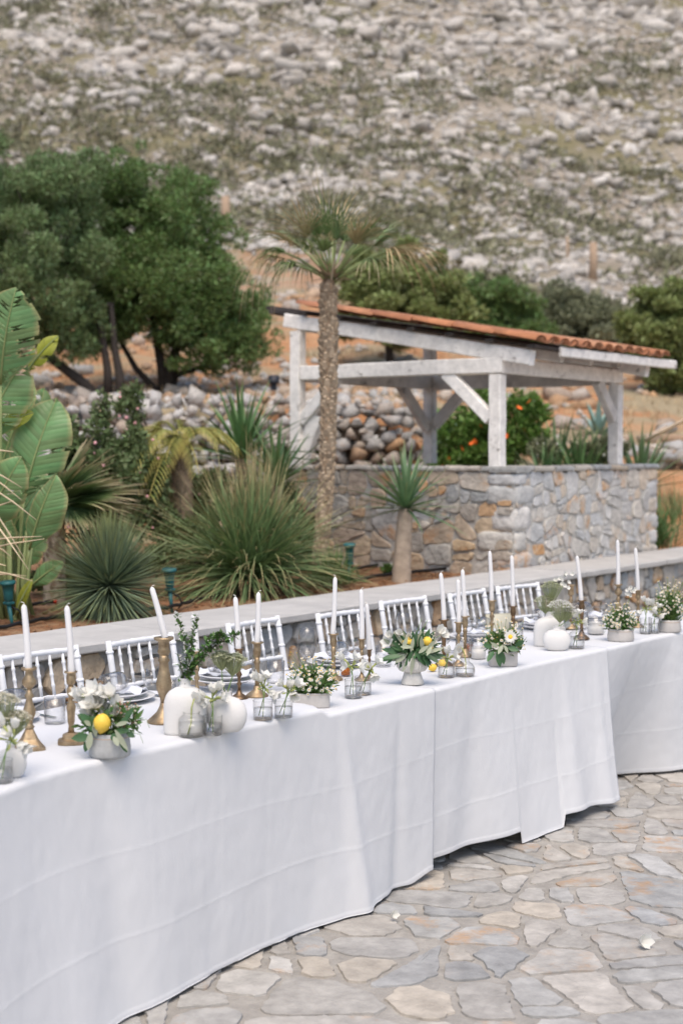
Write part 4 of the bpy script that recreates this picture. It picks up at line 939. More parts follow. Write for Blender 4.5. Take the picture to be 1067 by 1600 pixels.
# sword leaved plants beyond the plinth
for px, py, D, n, L_, m_, lab in ((868, 735, 14.8, 54, .76, 'dracaena_leaf', 'blue green sword leaved plant left of the right pergola post'), (905, 738, 14.3, 48, .64, 'yucca_leaf', 'dark sword leaved plant touching the right pergola post'), (850, 740, 14.0, 40, .5, 'yucca_leaf', 'short dark sword plant left of the blue green one behind the plinth'), (930, 735, 14.9, 46, .62, 'dracaena_leaf', 'sword plant partly hidden behind the right pergola post'), (1000, 740, 14.4, 52, .66, 'dracaena_leaf', 'sword leaved plant right of the pergola beneath the bamboo pole')):
    q = at(px, py, D); q.z = max(1.3, hz(q.x, q.y)) - .02; rosette('sword_plant', q, lab, 'yucca', n, L_, .04, m_, (14, 86), (0, .22))
for px, py, D, L_, lab in ((702, 660, 16.5, .55, 'pale blue agave half hidden by the orange flowered shrub'), (935, 650, 18., .5, 'blue green agave beyond the sword leaved plants')):
    q = at(px, py, D); q.z = hz(q.x, q.y); rosette('agave', q, lab, 'agave', 16, L_, .085, 'agave_leaf', (15, 80), (0, .15))
q = sn(7.55, .95, BED - .02)
tuft('lily_clump', q, 'green strap leaved clump at the right end of the stone plinth', 'grass clump', 300, .55, .016, 'tuft_blade', (30, 88), (.1, .5), 5, .10)
tuft('lily_clump', sn(8.3, 1.0, BED - .02), 'taller strap leaved clump at the right edge above the coping', 'grass clump', 320, .72, .016, 'grass_blade', (30, 88), (.1, .5), 5, .12)
rocks_r = thing('rock_pile', at(1052, 745, 15.4), 'small pile of loose grey rocks at the right edge below the bamboo pole', 'rocks')
for _ in range(26):
    x, z_ = random.uniform(-.5, .55), random.uniform(-.28, .36); k_ = random.randrange(len(ROCK3)); o = put('rock', np_mesh('rock', *ROCK3[k_], 'field_rock'), rocks_r, (x, random.uniform(-.08, .15) + z_ * .2, z_), (random.uniform(0, 1), 0, random.uniform(0, 3)), scale=[random.uniform(.07, .13) for _ in range(3)])
a, e = at(1008, 688, 14.2), at(1105, 638, 13.6); b = MB(); b.tube([(0, 0, 0), (e - a) * .33, (e - a) * .66, e - a], [.017, .018, .018, .019], 10); o = b.build('bamboo_pole', 'bamboo', loc=a); tag(o, 'pale bamboo pole slanting up at the right edge', 'pole')
gp = MB(); gp.tube([(0, 0, 0), (.9, -.6, -.25), (1.6, -1.0, -1.3)], .02, 6)

# ------------------------------------------------------------------ garden lights, pipe, lying pot
def garden_light(px, py, toppx, label, lean=(0, 0)):
    p = on(px, py, BED); p.z = BED; h = (py - toppx) * mpp(p); t = thing('garden_light', p, label, 'garden light', 'teal garden spotlights in the bed')
    b = MB(); b.tube([(0, 0, -.06), (lean[0] * .5, 0, h * .45)], [.006, .013], 8); b.build('stake', 'teal_metal', t)
    q = Vector((lean[0] * .5, 0, h * .45)); b = MB(); b.tube([q, q + Vector((0, 0, .025))], .02, 10); b.tube([q + Vector((-.03, 0, .012)), q + Vector((.03, 0, .012))], .009, 8); b.build('swivel', 'teal_metal', t)
    d = Vector((lean[0] * .6, -.12, 1)).normalized(); b = MB(); c0 = q + Vector((0, 0, .02)); L_ = h * .55
    b.tube([c0, c0 + d * L_ * .12, c0 + d * L_ * .5, c0 + d * L_ * .85, c0 + d * L_ * .86, c0 + d * L_], [.018, .026, .028, .034, .044, .044], 14); b.build('lamp_head', 'teal_metal', t)
    b = MB(); b.tube([q, q + Vector((.05, .02, -.03)), q + Vector((.07, .02, -h * .35)), (.02, .02, -.02)], .005, 6); b.build('cable', 'black_plastic', t); return t
garden_light(270, 950, 893, 'teal garden spotlight on a stake between the blue yucca and the grass clump', (-.03, 0))
garden_light(22, 972, 913, 'teal garden spotlight on a stake below the banana plant', (-.05, 0))
garden_light(546, 908, 853, 'teal garden spotlight beside the dark tuft near the fan palm', (0, 0))
def pipe(pts, r, label, red=None):
    b = MB(); P_ = [on(x, y, BED + .012) for x, y in pts]; o = P_[0]
    fine = []
    for i in range(len(P_) - 1):
        for k_ in range(6): fine.append(P_[i].lerp(P_[i + 1], k_ / 6) - o + Vector((0, 0, random.uniform(-.004, .006))))
    b.tube(fine + [P_[-1] - o], r, 8); t = b.build('irrigation_pipe', 'black_plastic', loc=o); tag(t, label, 'pipe')
    if red: q = MB(); q.tube([P_[-1] - o, P_[-1] - o + Vector((.02, 0, 0))], r * 1.3, 8); q.build('end_cap', 'red_cap', t)
pipe([(-30, 985), (30, 975), (60, 968), (95, 963), (130, 958), (200, 952), (262, 950), (290, 942), (320, 934), (345, 930)], .011, 'black irrigation pipe running along the back of the coping at left')
pipe([(42, 946), (62, 943), (84, 940)], .011, 'short black pipe with red end cap beside the banana plant', True)
pipe([(400, 916), (450, 908), (520, 903), (560, 906), (600, 898), (700, 888), (770, 884)], .013, 'black irrigation pipe passing the trunked yucca')
pipe([(540, 892), (600, 880), (690, 886), (760, 880)], .013, 'second black pipe along the foot of the stone plinth')
p = on(432, 914, BED); p.z = BED + .085
t = thing('terracotta_pot', p, 'terracotta pot lying on its side under the grass clump', 'pot')
d = Vector((.12, -.95, -.1)).normalized(); Mq = d.to_track_quat('Z', 'Y').to_matrix().to_4x4()
b = MB(); b.lathe([(.075, -.2), (.085, -.12), (.10, -.02), (.112, .0), (.112, .03), (.095, .032), (.09, 0), (.075, -.15)], 22, cap0=True, cap1=True); b.v = [tuple(Mq @ Vector(x)) for x in b.v]; b.build('pot_body', 'terracotta', t)
p = at(428, 592, 15.1); t = thing('wall_spotlight', p - Vector((0, 0, .05)), 'small dark spotlight standing on the dry stone wall', 'spotlight')
b = MB(); b.lathe([(.05, 0), (.06, .02), (.062, .07), (.05, .09)], 14); b.v = [(x, y + (z - .04) * .4, z) for x, y, z in b.v]; b.build('lamp_head', 'dark_fixture', t); b = MB(); b.box((0, 0, -.03), (.06, .06, .08)); b.build('bracket', 'dark_fixture', t, False)
# ================================================================== the long table
EP = [(-1.42, 2.0), (-1.2, 2.75), (-1.02, 3.35), (-.905, 3.74), (-.765, 4.03), (-.543, 4.32), (-.243, 4.72), (-.052, 4.97), (.134, 5.22), (.354, 5.51), (.767, 6.08), (1.25, 6.68), (1.60, 7.13), (1.93, 7.47), (2.6, 8.1), (3.3, 8.7), (3.9, 9.2)]
def catmull(P, m=24):
    o = []; P = [Vector((p[0], p[1], 0)) for p in P]
    for i in range(len(P) - 1):
        a, b_, c, d = P[max(0, i - 1)], P[i], P[i + 1], P[min(len(P) - 1, i + 2)]
        for k in range(m):
            t = k / m; o.append(.5 * ((2 * b_) + (c - a) * t + (2 * a - 5 * b_ + 4 * c - d) * t * t + (3 * b_ - a - 3 * c + d) * t ** 3))
    return o + [P[-1]]
EC = catmull(EP); ES = [0.]
for i in range(1, len(EC)): ES.append(ES[-1] + (EC[i] - EC[i - 1]).length)
ES_ = np.array(ES); ECx = np.array([p.x for p in EC]); ECy = np.array([p.y for p in EC])
def edge(s):
    p = Vector((float(np.interp(s, ES_, ECx)), float(np.interp(s, ES_, ECy)), 0)); q = Vector((float(np.interp(s + .06, ES_, ECx)), float(np.interp(s + .06, ES_, ECy)), 0)) - Vector((float(np.interp(s - .06, ES_, ECx)), float(np.interp(s - .06, ES_, ECy)), 0))
    q.normalize(); return p, Vector((q.y, -q.x, 0))                  # point on the front edge, outward direction
def s_at(px):                                                          # arc length where the front edge lies on that sight line
    r = [abs(533.5 + F_PX * x / y - px) for x, y in zip(ECx, ECy)]; return ES[int(np.argmin(r))]
TW = .76; SSTEP = s_at(517)
def step(s, v): return .026 * smooth01(.03, -.03, s - (SSTEP - .25 * v * v - .05 * math.exp(-(v / .05) ** 2)))
def cloth(label, s0, s1, z0, off, hem, flare, folds, vcre, seed, rough=1.):
    ds = .0115; ns = int((s1 - s0) / ds) + 1; rows = []
    tops = [0, .02, .05, .1, .17, .26, .36, .46, .56, .64, .70, .74, TW]; nf = 165; v = []; R_ = .014
    for i in range(ns + 1):
        s = s0 + (s1 - s0) * i / ns; p, o = edge(s); r = []
        # back overhang, top, rounded edge, front fall
        for k in range(14):
            t = 1 - k / 13; q = p - o * (TW + off + .02 * t + .02 * t * math.sin(s * 9 + seed)); r.append((q.x, q.y, z0 + step(s, TW) - .008 - .36 * t))
        for w_ in reversed(tops[1:-1]):
            q = p - o * w_; r.append((q.x, q.y, z0 + step(s, w_) + .0012 * mnoise.noise(Vector((s * 7, w_ * 9, seed))) + .0012 * math.exp(-((w_ - .38) / .006) ** 2)))
        zt_ = z0 + step(s, 0)
        for a in (0, .35, .7, 1.05): q = p + o * (off - R_ + R_ * math.sin(a * 1.5)); r.append((q.x, q.y, zt_ - R_ + R_ * math.cos(a * 1.5)))
        hz_ = hem(s); fl = flare(s)
        for k in range(1, nf + 1):
            t = k / nf; z = (zt_ - R_) * (1 - t) + hz_ * t; out = off + fl * t ** 1.25
            for sc_, w_, am, dr in folds:
                out += am * t ** .9 * math.exp(-((s - sc_ - dr * t) / (w_ * (.35 + .65 * t))) ** 2)
            out += rough * (.014 * t * mnoise.noise(Vector((s * 3.0, t * .7, seed))) + .003 * t * mnoise.noise(Vector((s * 8.5, t * .5, seed + 2))) + .004 * t ** .5 * mnoise.noise(Vector((s * 9, t * 3, seed + 4))) + .0012 * mnoise.noise(Vector((s * 30, t * 12, seed + 8))))
            for cz, am in ((.50 + .03 * mnoise.noise(Vector((s * 1.3, 3, seed))), .0005), (.25 + .03 * mnoise.noise(Vector((s * 1.1, 7, seed))), .0007)):
                dz = z - cz; out += am * math.exp(-(dz / .006) ** 2) + am * .9 * (1 if dz < 0 else 0) * math.exp(-abs(dz) / .05) * .6
            for cs_ in vcre:
                dd = s - cs_ - .006 * mnoise.noise(Vector((t * 4, cs_, seed))); out += .0009 * math.exp(-(dd / .007) ** 2)
            if t > .972: out += .0016
            q = p + o * out; r.append((q.x, q.y, max(.018, z)))
        rows.append(r)
    m = len(rows[0]); v = np.array([x for r in rows for x in r]); ii, jj = np.meshgrid(np.arange(ns), np.arange(m - 1), indexing='ij'); a = ii * m + jj
    f = np.stack([a, a + 1, a + m + 1, a + m], -1).reshape(-1, 4); c = v.mean(0); c[2] = 0
    o = put('tablecloth', np_mesh('tablecloth', v - c, f, 'cloth', True), loc=c); tag(o, label, 'tablecloth', 'white tablecloths over the long table')
    md = o.modifiers.new('thickness', 'SOLIDIFY'); md.thickness = .0018; md.offset = -1
    return o
sA1, sB1 = s_at(676), s_at(949)
cloth('large white tablecloth covering the near left length of the table', .2, sA1, .757, .014, lambda s: .012 + .03 * smooth01(sA1 - .18, sA1, s) , lambda s: -.015 + .11 * smooth01(s_at(400), s_at(60), s) + .035 * math.exp(-((s - SSTEP - .12) / .22) ** 2) + .01 * smooth01(sA1 - .2, sA1, s), [(SSTEP + .05, .06, .032, .10), (s_at(150), .12, -.02, .03), (s_at(620), .05, -.025, .02)], [s_at(230) - .9, s_at(230), s_at(230) + .33, s_at(420)], 1.)
cloth('middle white tablecloth with one corner dipping to the paving', sA1 - .22, sB1, .7535, .007, lambda s: .006 if s_at(795) < s < s_at(862) else .07 - .03 * smooth01(s_at(880), sB1, s), lambda s: -.035 + .095 * smooth01(sA1 - .02, s_at(800), s), [(s_at(880), .10, .03, .03), (s_at(735), .12, -.03, .0), (s_at(930), .06, .02, .02)], [s_at(795), s_at(870), s_at(700)], 5.)
cloth('far white tablecloth falling back in a hollow at the right end', sB1 - .25, 9.0 if ES[-1] > 9.1 else ES[-1] - .1, .750, .0, lambda s: .022, lambda s: -.27 * math.exp(-((s - s_at(1005)) / .4) ** 2) + .02, [(s_at(1060), .15, .04, .0), (s_at(1000), .08, -.03, -.03)], [s_at(1035), s_at(1067) + .6], 9., 1.3)
# tables beneath
for a, e, z, lab in ((.3, sA1 - .25, .735, 'banquet table hidden under the near left tablecloth'), (sA1 - .2, sB1 - .2, .735, 'banquet table hidden under the middle tablecloth'), (sB1 - .15, ES[-1] - .2, .735, 'banquet table hidden under the far right tablecloth')):
    fr, bk = [], []
    for s in np.linspace(a, e, 24): p, o = edge(s); fr.append(p - o * .03); bk.append(p - o * (TW - .03))
    c = sum(fr + bk, Vector()) / 48; t = thing('banquet_table', c, lab, 'table'); n_ = 24; vs = []
    for z_ in (z - .03, z): vs += [(q.x - c.x, q.y - c.y, z_) for q in fr] + [(q.x - c.x, q.y - c.y, z_) for q in bk]
    fs = []
    for i in range(n_ - 1): fs += [[2 * n_ + i, 2 * n_ + i + 1, 3 * n_ + i + 1, 3 * n_ + i], [i, n_ + i, n_ + i + 1, i + 1], [i, i + 1, 2 * n_ + i + 1, 2 * n_ + i], [n_ + i, 3 * n_ + i, 3 * n_ + i + 1, n_ + i + 1]]
    fs += [[0, 2 * n_, 3 * n_, n_], [n_ - 1, 2 * n_ - 1, 4 * n_ - 1, 3 * n_ - 1]]
    b = MB(); b.add(vs, fs); b.build('tabletop', 'post_wood', t, False)
    for i in (2, 21):
        for q in (fr[i].lerp(bk[i], .15), fr[i].lerp(bk[i], .85)): b = MB(); b.tube([(q.x - c.x, q.y - c.y, .016), (q.x - c.x, q.y - c.y, z - .03)], .018, 10); b.build('leg', 'steel', t)

# ------------------------------------------------------------------ chairs
def bamboo_rod(p, q, r, nodes=3, n=10):
    p, q = Vector(p), Vector(q); pts, rad = [], []; ks = sorted([0, 1] + [x for i in range(nodes) for x in [(i + 1) / (nodes + 1) + e for e in (-.045, -.02, .02, .045)]])
    for k in ks:
        pts.append(p.lerp(q, k)); d = min([abs(k - (i + 1) / (nodes + 1)) for i in range(nodes)] or [1]); rad.append(r * (1.28 if d < .03 else 1))
    b = MB(); b.tube(pts, rad, n); return b
CW = .355
def chair_parts():
    P_ = []
    for sg_ in (-1, 1):
        b = MB(); x = sg_ * CW / 2; pts = [(x, -.175, .016), (x, -.185, .22), (x, -.19, .45), (x, -.205, .62), (x, -.228, .735), (x, -.25, .84), (x, -.267, .925)]; b.tube(pts, [.012, .0125, .0145, .0135, .0132, .013, .0122], 12)
        for k in (.5, .68, .79, .88): 
            i = [j for j in range(6) if pts[j][2] <= k <= pts[j + 1][2]][0]; u = (k - pts[i][2]) / (pts[i + 1][2] - pts[i][2]); c = Vector(pts[i]).lerp(Vector(pts[i + 1]), u); b.lathe([(.0132, -.007), (.0162, -.003), (.0162, .003), (.0132, .007)], 12, c)
        P_.append(('back_post', b))
        P_.append(('front_leg', bamboo_rod((sg_ * .19, .185, .016), (sg_ * .185, .17, .44), .0145)))
        P_.append(('stretcher', bamboo_rod((x, -.178, .16), (sg_ * .188, .18, .16), .009, 2)))
        P_.append(('stretcher', bamboo_rod((x, -.182, .26), (sg_ * .187, .178, .26), .009, 2)))
    arc = lambda u, y, z: (u * CW / 2, y - .018 * (1 - u * u), z)
    for nm, y, z, r in (('top_rail', -.262, .908, .0108), ('lower_rail', -.2285, .738, .0095)):
        b = MB(); us = np.linspace(-1, 1, 25); b.tube([arc(u, y, z) for u in us], [r * (1.2 if abs((u * 3) % 1 - .5) < .09 else 1) for u in us], 10); P_.append((nm, b))
    for i in range(5):
        u = -.66 + .33 * i; P_.append(('spindle', bamboo_rod(arc(u, -.2285, .742), arc(u, -.262, .905), .0064, 3, 8)))
    b = MB(); b.lathe([(.165, .440), (.182, .446), (.185, .455), (.18, .466), (.1, .470)], 40, (0, 0, 0), 1.08, 1.02, sq=4.); P_.append(('seat', b))
    b = bamboo_rod((-.187, .178, .20), (.187, .178, .20), .009, 3); P_.append(('stretcher', b)); b = bamboo_rod((-.17, -.18, .20), (.17, -.18, .20), .009, 3); P_.append(('stretcher', b))
    return [(n, q.mesh(n, 'white_paint')) for n, q in P_]
CP = chair_parts(); SEATS = []
CH = [((2, 1025), (118, 1010), 'leftmost white bamboo style chair, cut off by the left edge of the photo'), ((175, 1003), (265, 990), 'white bamboo style chair left of the tall arched white vase'), ((354, 976), (437, 963), 'white bamboo style chair left of the upright wine glass'), ((497, 960), (573, 950), 'white bamboo style chair right of the upright wine glass'), ((597, 940), (662, 932), 'white bamboo style chair behind the footed ribbed bowl'), ((700, 929), (758, 920), 'white bamboo style chair behind the three close candles'), ((779, 917), (838, 911), 'rightmost white bamboo style chair, left of the far arched vase')]
for (a, e, lab) in CH:
    L_, R_ = on(*a, .92), on(*e, .92); w_ = (R_ - L_).normalized(); f_ = Vector((w_.y, -w_.x, 0)); mid = (L_ + R_) / 2; base = mid + f_ * .262; base.z = 0
    t = thing('chair', base, lab, 'chair', 'white chairs along the far side of the table', math.atan2(f_.y, f_.x) - math.pi / 2)
    for n_, me in CP: put(n_, me, t)
    SEATS.append((mid, f_))

# ------------------------------------------------------------------ tableware
def tz(px, py=None):
    if px < 452: return .784
    if px < 676: return .7585
    return .755 if px < 949 else .7515
def spot(px, py): return on(px, py, tz(px))
STY = {
 'square': dict(base=[(.20, 0), (.20, .025), (.175, .04), (.165, .06), (.11, .13), (.07, .21), (.052, .245)], stem=[(.045, .24), (.07, .27), (.045, .30), (.045, .34), (.085, .43), (.085, .48), (.05, .57), (.04, .62), (.065, .655), (.04, .69), (.035, .74)], cup=[(.035, .735), (.09, .79), (.095, .84), (.055, .90), (.05, .955), (.105, .975), (.105, 1.), (.04, .995)], sq=5.),
 'octagon': dict(base=[(.20, 0), (.20, .05), (.14, .07), (.13, .12), (.06, .15)], stem=[(.05, .145), (.04, .25), (.055, .30), (.06, .42), (.075, .5), (.045, .58), (.035, .64), (.065, .7), (.06, .76), (.035, .8)], cup=[(.04, .795), (.07, .84), (.07, .93), (.055, .965), (.10, .98), (.10, 1.), (.04, .995)], sq=4.),
 'urn': dict(base=[(.22, 0), (.22, .02), (.17, .06), (.10, .12), (.06, .19), (.05, .23)], stem=[(.045, .225), (.055, .28), (.10, .40), (.105, .46), (.07, .60), (.06, .70), (.08, .73), (.06, .755), (.065, .79)], cup=[(.06, .785), (.085, .83), (.07, .87), (.075, .95), (.13, .975), (.13, 1.), (.05, .995)], sq=0.),
 'taper': dict(base=[(.23, 0), (.23, .02), (.20, .05), (.09, .12), (.06, .2)], stem=[(.05, .195), (.045, .35), (.055, .6), (.075, .63), (.055, .66), (.06, .72)], cup=[(.055, .715), (.075, .76), (.085, .84), (.07, .9), (.075, .96), (.13, .98), (.13, 1.), (.05, .995)], sq=0.),
 'knop': dict(base=[(.2, 0), (.2, .02), (.15, .05), (.07, .10), (.045, .16)], stem=[(.035, .155), (.035, .25), (.06, .29), (.035, .33), (.035, .42), (.07, .48), (.035, .54), (.04, .6), (.065, .64), (.04, .68), (.04, .74)], cup=[(.04, .735), (.075, .78), (.08, .80), (.07, .84), (.075, .96), (.11, .98), (.11, 1.), (.05, .995)], sq=0.),
}
def candlestick(px, by, cy, ty, label, clabel, style='taper', m='brass', tipx=None, botx=None, cr=.0108, rs=.9):
    p = spot(px, by); k_ = mpp(p); h = (by - cy) * k_; t = thing('candlestick', p, label, 'candlestick', 'candlesticks on the long table', random.uniform(0, .8) if style != 'square' else .35); S_ = STY[style]
    for nm, n_ in (('base', 32), ('stem', 20), ('cup', 24)):
        b = MB(); b.lathe([(r * h * rs, z * h) for r, z in S_[nm]], n_, sq=S_['sq'] if nm == 'base' else 0.); o = b.build(nm, m, t); 
        if nm == 'base' and S_['sq']: o.data.shade_flat()
    if ty is None: return
    ln = (cy - ty) * k_; tx = ((tipx if tipx is not None else px) - (botx if botx is not None else px)) * k_; bx = ((botx if botx is not None else px) - px) * k_ * .3
    c = thing('candle', p + Vector((bx, 0, h * .996)), clabel, 'candle', 'white taper candles on the long table')
    b = MB(); pts = []; rad = []
    for u in (0, .002, .25, .5, .75, .93, .965, .99, 1.): pts.append((tx * u + .0015 * math.sin(u * 4), 0, ln * .97 * u)); rad.append(cr * (1 - .2 * u) * (1 if u < .94 else (.86 if u < .97 else (.5 if u < .995 else .2))))
    b.tube(pts, rad, 16); b.build('wax', 'wax', c); b = MB(); e = Vector((tx, 0, ln * .968)); cv = random.choice((-1, 1)); b.tube([e, e + Vector((0, 0, ln * .02)), e + Vector((cv * .004, 0, ln * .035)), e + Vector((cv * .009, 0, ln * .034))], .0011, 5); b.build('wick', 'wick', c)
candlestick(47, 1170, 1041, 938, 'ornate brass candlestick with flared square foot at the left end', 'leftmost white taper candle', 'square', tipx=39, botx=45)
candlestick(112, 1161, 1047, 940, 'faceted brass candlestick behind the lemon flower pot', 'white taper candle right of the leftmost one', 'octagon', tipx=110, botx=116)
candlestick(257, 1128, 994, 912, 'brass urn shaped candlestick left of the tall arched white vase', 'white candle leaning left beside the tall arched vase', 'urn', tipx=243, botx=263)
candlestick(308, 1098, 1016, 956, 'short brass candlestick hidden behind the tall arched white vase', 'white candle half hidden behind the leafy branch', 'knop', tipx=303)
candlestick(402, 1088, 1002, 921, 'tapered brass candlestick behind the pair of square bud vases', 'white candle above the pair of square bud vases', 'taper', tipx=405, botx=402)
candlestick(374, 1091, 1012, 928, 'dark bronze candlestick behind the round white vase', 'white candle left of the one above the square bud vases', 'knop', 'bronze', tipx=366, botx=370)
candlestick(521, 1062, 989, 897, 'slim brass candlestick with wide flared cup behind the daisy trough', 'tall white candle right of the upright wine glass', 'taper', tipx=522, botx=518)
candlestick(565, 1063, 997, 917, 'fluted brass candlestick left of the footed ribbed bowl', 'front white candle left of the footed ribbed bowl', 'knop', tipx=565, botx=566)
candlestick(577, 1060, 1014, 940, 'short dark bronze candlestick left of the footed ribbed bowl', 'lower white candle overlapped by the front one', 'knop', 'bronze', tipx=571, botx=574)
candlestick(693, 1040, 967, 891, 'slim brass candlestick right of the footed ribbed bowl', 'white candle leaning left right of the footed bowl', 'taper', 'bronze', tipx=689, botx=694)
candlestick(716, 1040, 971, 902, 'ornate brass candlestick left of the rectangular daisy trough', 'shorter white candle of the overlapping pair', 'knop', tipx=715, botx=716)
candlestick(726, 1026, 962, 886, 'brass candlestick behind the ornate one near the round glass bottle', 'taller white candle of the overlapping pair', 'taper', tipx=720, botx=723)
candlestick(768, 1008, 937, 857, 'knobbed brass candlestick behind the rectangular daisy trough', 'tall white candle above the rectangular daisy trough', 'knop', tipx=763, botx=766)
candlestick(801, 1004, 946, 864, 'slender bronze candlestick between the daisy trough and the far arched vase', 'white candle before the rightmost chair', 'taper', 'bronze', tipx=798, botx=800)
candlestick(908, 998, 937, 865, 'slim bronze candlestick right of the far round white vase', 'white candle leaning left over the far white vases', 'taper', 'bronze', tipx=898, botx=905)
candlestick(891, 982, 913, None, 'knobbed brass candlestick without a candle behind the far white vases', '', 'knop')
candlestick(965, 982, 912, 840, 'knobbed brass candlestick behind the round daisy bowl', 'tallest white candle at the right end', 'square', tipx=962, botx=963)
candlestick(996, 980, 921, 853, 'slim brass candlestick near the right end of the table', 'rightmost white taper candle', 'knop', tipx=990, botx=994)

def vase(px, by, wpx, hpx, kind, label, depth=.55):
    p = spot(px, by); k_ = mpp(p); r, h = wpx * k_ / 2, hpx * k_; t = thing('vase', p, label, 'vase', 'matt white vases', random.uniform(-.2, .2))
    if kind == 'arch': pr = [(.93, 0), (.99, .02), (1., .06), (1., .5), (.97, .6), (.88, .70), (.74, .77), (.52, .82), (.36, .845)]; nk = [(.34, .84), (.27, .86), (.25, .90), (.27, .97), (.29, 1.), (.25, 1.), (.22, .95), (.2, .86)]
    else: pr = [(.5, 0), (.6, .01), (.82, .10), (.96, .27), (1., .42), (.97, .56), (.85, .70), (.62, .81), (.38, .86)]; nk = [(.36, .855), (.26, .87), (.23, .91), (.24, .97), (.27, 1.), (.23, 1.), (.2, .95), (.18, .87)]
    b = MB(); b.lathe([(q * r, z * h) for q, z in pr], 48, sy=depth, cap1=False); b.build('body', 'ceramic_white', t); b = MB(); b.lathe([(q * r, z * h) for q, z in nk], 28, sy=max(.75, depth), cap0=False); b.build('neck', 'ceramic_white', t); return p, k_
def bud_vase(px, by, wpx, hpx, kind, label):
    p = spot(px, by); k_ = mpp(p); r, h = wpx * k_ / 2, hpx * k_; t = thing('bud_vase', p, label, 'bud vase', 'small clear glass bud vases')
    pr = {'jar': [(.9, 0), (1, .03), (1.02, .45), (.98, .72), (.80, .84), (.62, .88), (.58, .93), (.62, 1.)], 'tumbler': [(.92, 0), (1, .03), (1., .5), (1., 1.)], 'bottle': [(.8, 0), (.95, .04), (1., .22), (.96, .4), (.75, .56), (.5, .64), (.42, .72), (.42, .95), (.48, 1.)]}[kind]
    b = MB(); b.lathe([(q * r, z * h) for q, z in pr], 28, cap1=False); b.build('glass_wall', 'glass', t)
    b = MB(); b.lathe([(.82 * r, .02 * h), (.9 * r, .05 * h), (.9 * r, .09 * h)], 24); b.build('glass_base', 'water_glass', t)
    b = MB(); lim = {'jar': .6, 'tumbler': .62, 'bottle': .34}[kind]; b.lathe([(.93 * r, .1 * h), (.95 * r, lim * h)], 24); b.build('water', 'water_glass', t)
    b = MB(); q, z = pr[-1]; b.lathe([(q * r, z * h - .001), (q * r + .0012, z * h), (q * r, z * h + .0012), (q * r - .0012, z * h), (q * r, z * h - .001)], 28, cap0=False, cap1=False); b.build('rim', 'water_glass', t)
    return p, k_
# flower pieces shared between arrangements
def petals(n, ln, wd, el, m, curl=.2, rows=1):
    b = MB()
    for r_ in range(rows):
        for i in range(n):
            a = (i + .5 * r_) * 6.2832 / n + random.uniform(-.1, .1); e = el + r_ * .35; b.leaf((0, 0, 0), (math.cos(a) * math.cos(e), math.sin(a) * math.cos(e), math.sin(e)), ln * (1 - .12 * r_) * random.uniform(.9, 1.1), wd, curl=curl, fold=.25, seg=4)
    return b
FRE = [petals(6, .033, .023, e, 'petal_white', -.2).mesh('blossom', 'petal_white') for e in (.75, .95, .6)]
for i, me in enumerate(FRE): me.name = 'blossom'
bb = MB(); bb.lathe([(.001, -.026), (.0022, -.018), (.0034, -.006), (.0045, .002)], 8); FTUBE = bb.mesh('blossom_throat', 'bud_green')
bb = MB(); bb.lathe([(.001, 0), (.0035, .006), (.004, .014), (.0015, .024)], 8); FBUD = bb.mesh('bud', 'bud_green')
DAISY = petals(15, .024, .009, .12, 'petal_white', .1, 2).mesh('petals', 'petal_white'); bb = MB(); bb.lathe([(.009, 0), (.009, .002), (.006, .005), (.001, .006)], 14); DEYE = bb.mesh('flower_centre', 'pollen')
def place(me, name, parent, pos, d, s=1., roll=None):
    o = put(name, me, parent); q = Vector(d).normalized().to_track_quat('Z', 'Y').to_matrix().to_4x4()
    o.matrix_local = Matrix.Translation(Vector(pos)) @ q @ Matrix.Rotation(random.uniform(0, 6.28) if roll is None else roll, 4, 'Z') @ Matrix.Scale(s, 4); return o
def freesia(p, k_, heads, label, foot=(0, 0, .008), nbud=3, scale=1.):
    """heads: pixel offsets (dx, dy up, toward camera) of the blossoms above the foot of the vase"""
    t = thing('freesia_sprig', p, label, 'flowers', 'white freesia sprigs in bud vases'); hs = [Vector((a * k_, -c * k_, b_ * k_)) for a, b_, c in heads]; c = sum(hs, Vector()) / len(hs); f0 = Vector(foot); nk = f0.lerp(c, .62); nk.x = c.x * .4 + f0.x * .3
    b = MB(); b.tube([f0, f0.lerp(nk, .5), nk, c - Vector((0, 0, .012))], .0017, 6); f1 = f0 + Vector((-.014, .004, .004)); b.tube([f1, nk, c + Vector((-.008, 0, -.015))], .0015, 6); b.build('stem', 'stem_green', t)
    for h in hs:
        d = (h - c) * 1.2 + Vector((random.uniform(-.01, .01), -.006, .014)); place(random.choice(FRE), 'blossom', t, h, d, scale * random.uniform(.95, 1.3)); place(FTUBE, 'blossom_throat', t, h, d, scale)
        q = MB(); q.tube([c - Vector((0, 0, .014)), c.lerp(h, .5) - Vector((0, 0, .012)), h - d.normalized() * .028 * scale], .0012, 5); q.build('stalk', 'stem_green', t)
    for _ in range(nbud):
        d = Vector((random.uniform(-1, 1), -.3, random.uniform(-.5, .8))); place(FBUD, 'bud', t, c + d * .012 - Vector((0, 0, .012)), d, random.uniform(.6, .9))
    return t
def daisy(parent, pos, d, s=1., m=None):
    o = place(DAISY, 'daisy_head', parent, pos, d, s); put('flower_centre', DEYE, o, (0, 0, .001)); return o
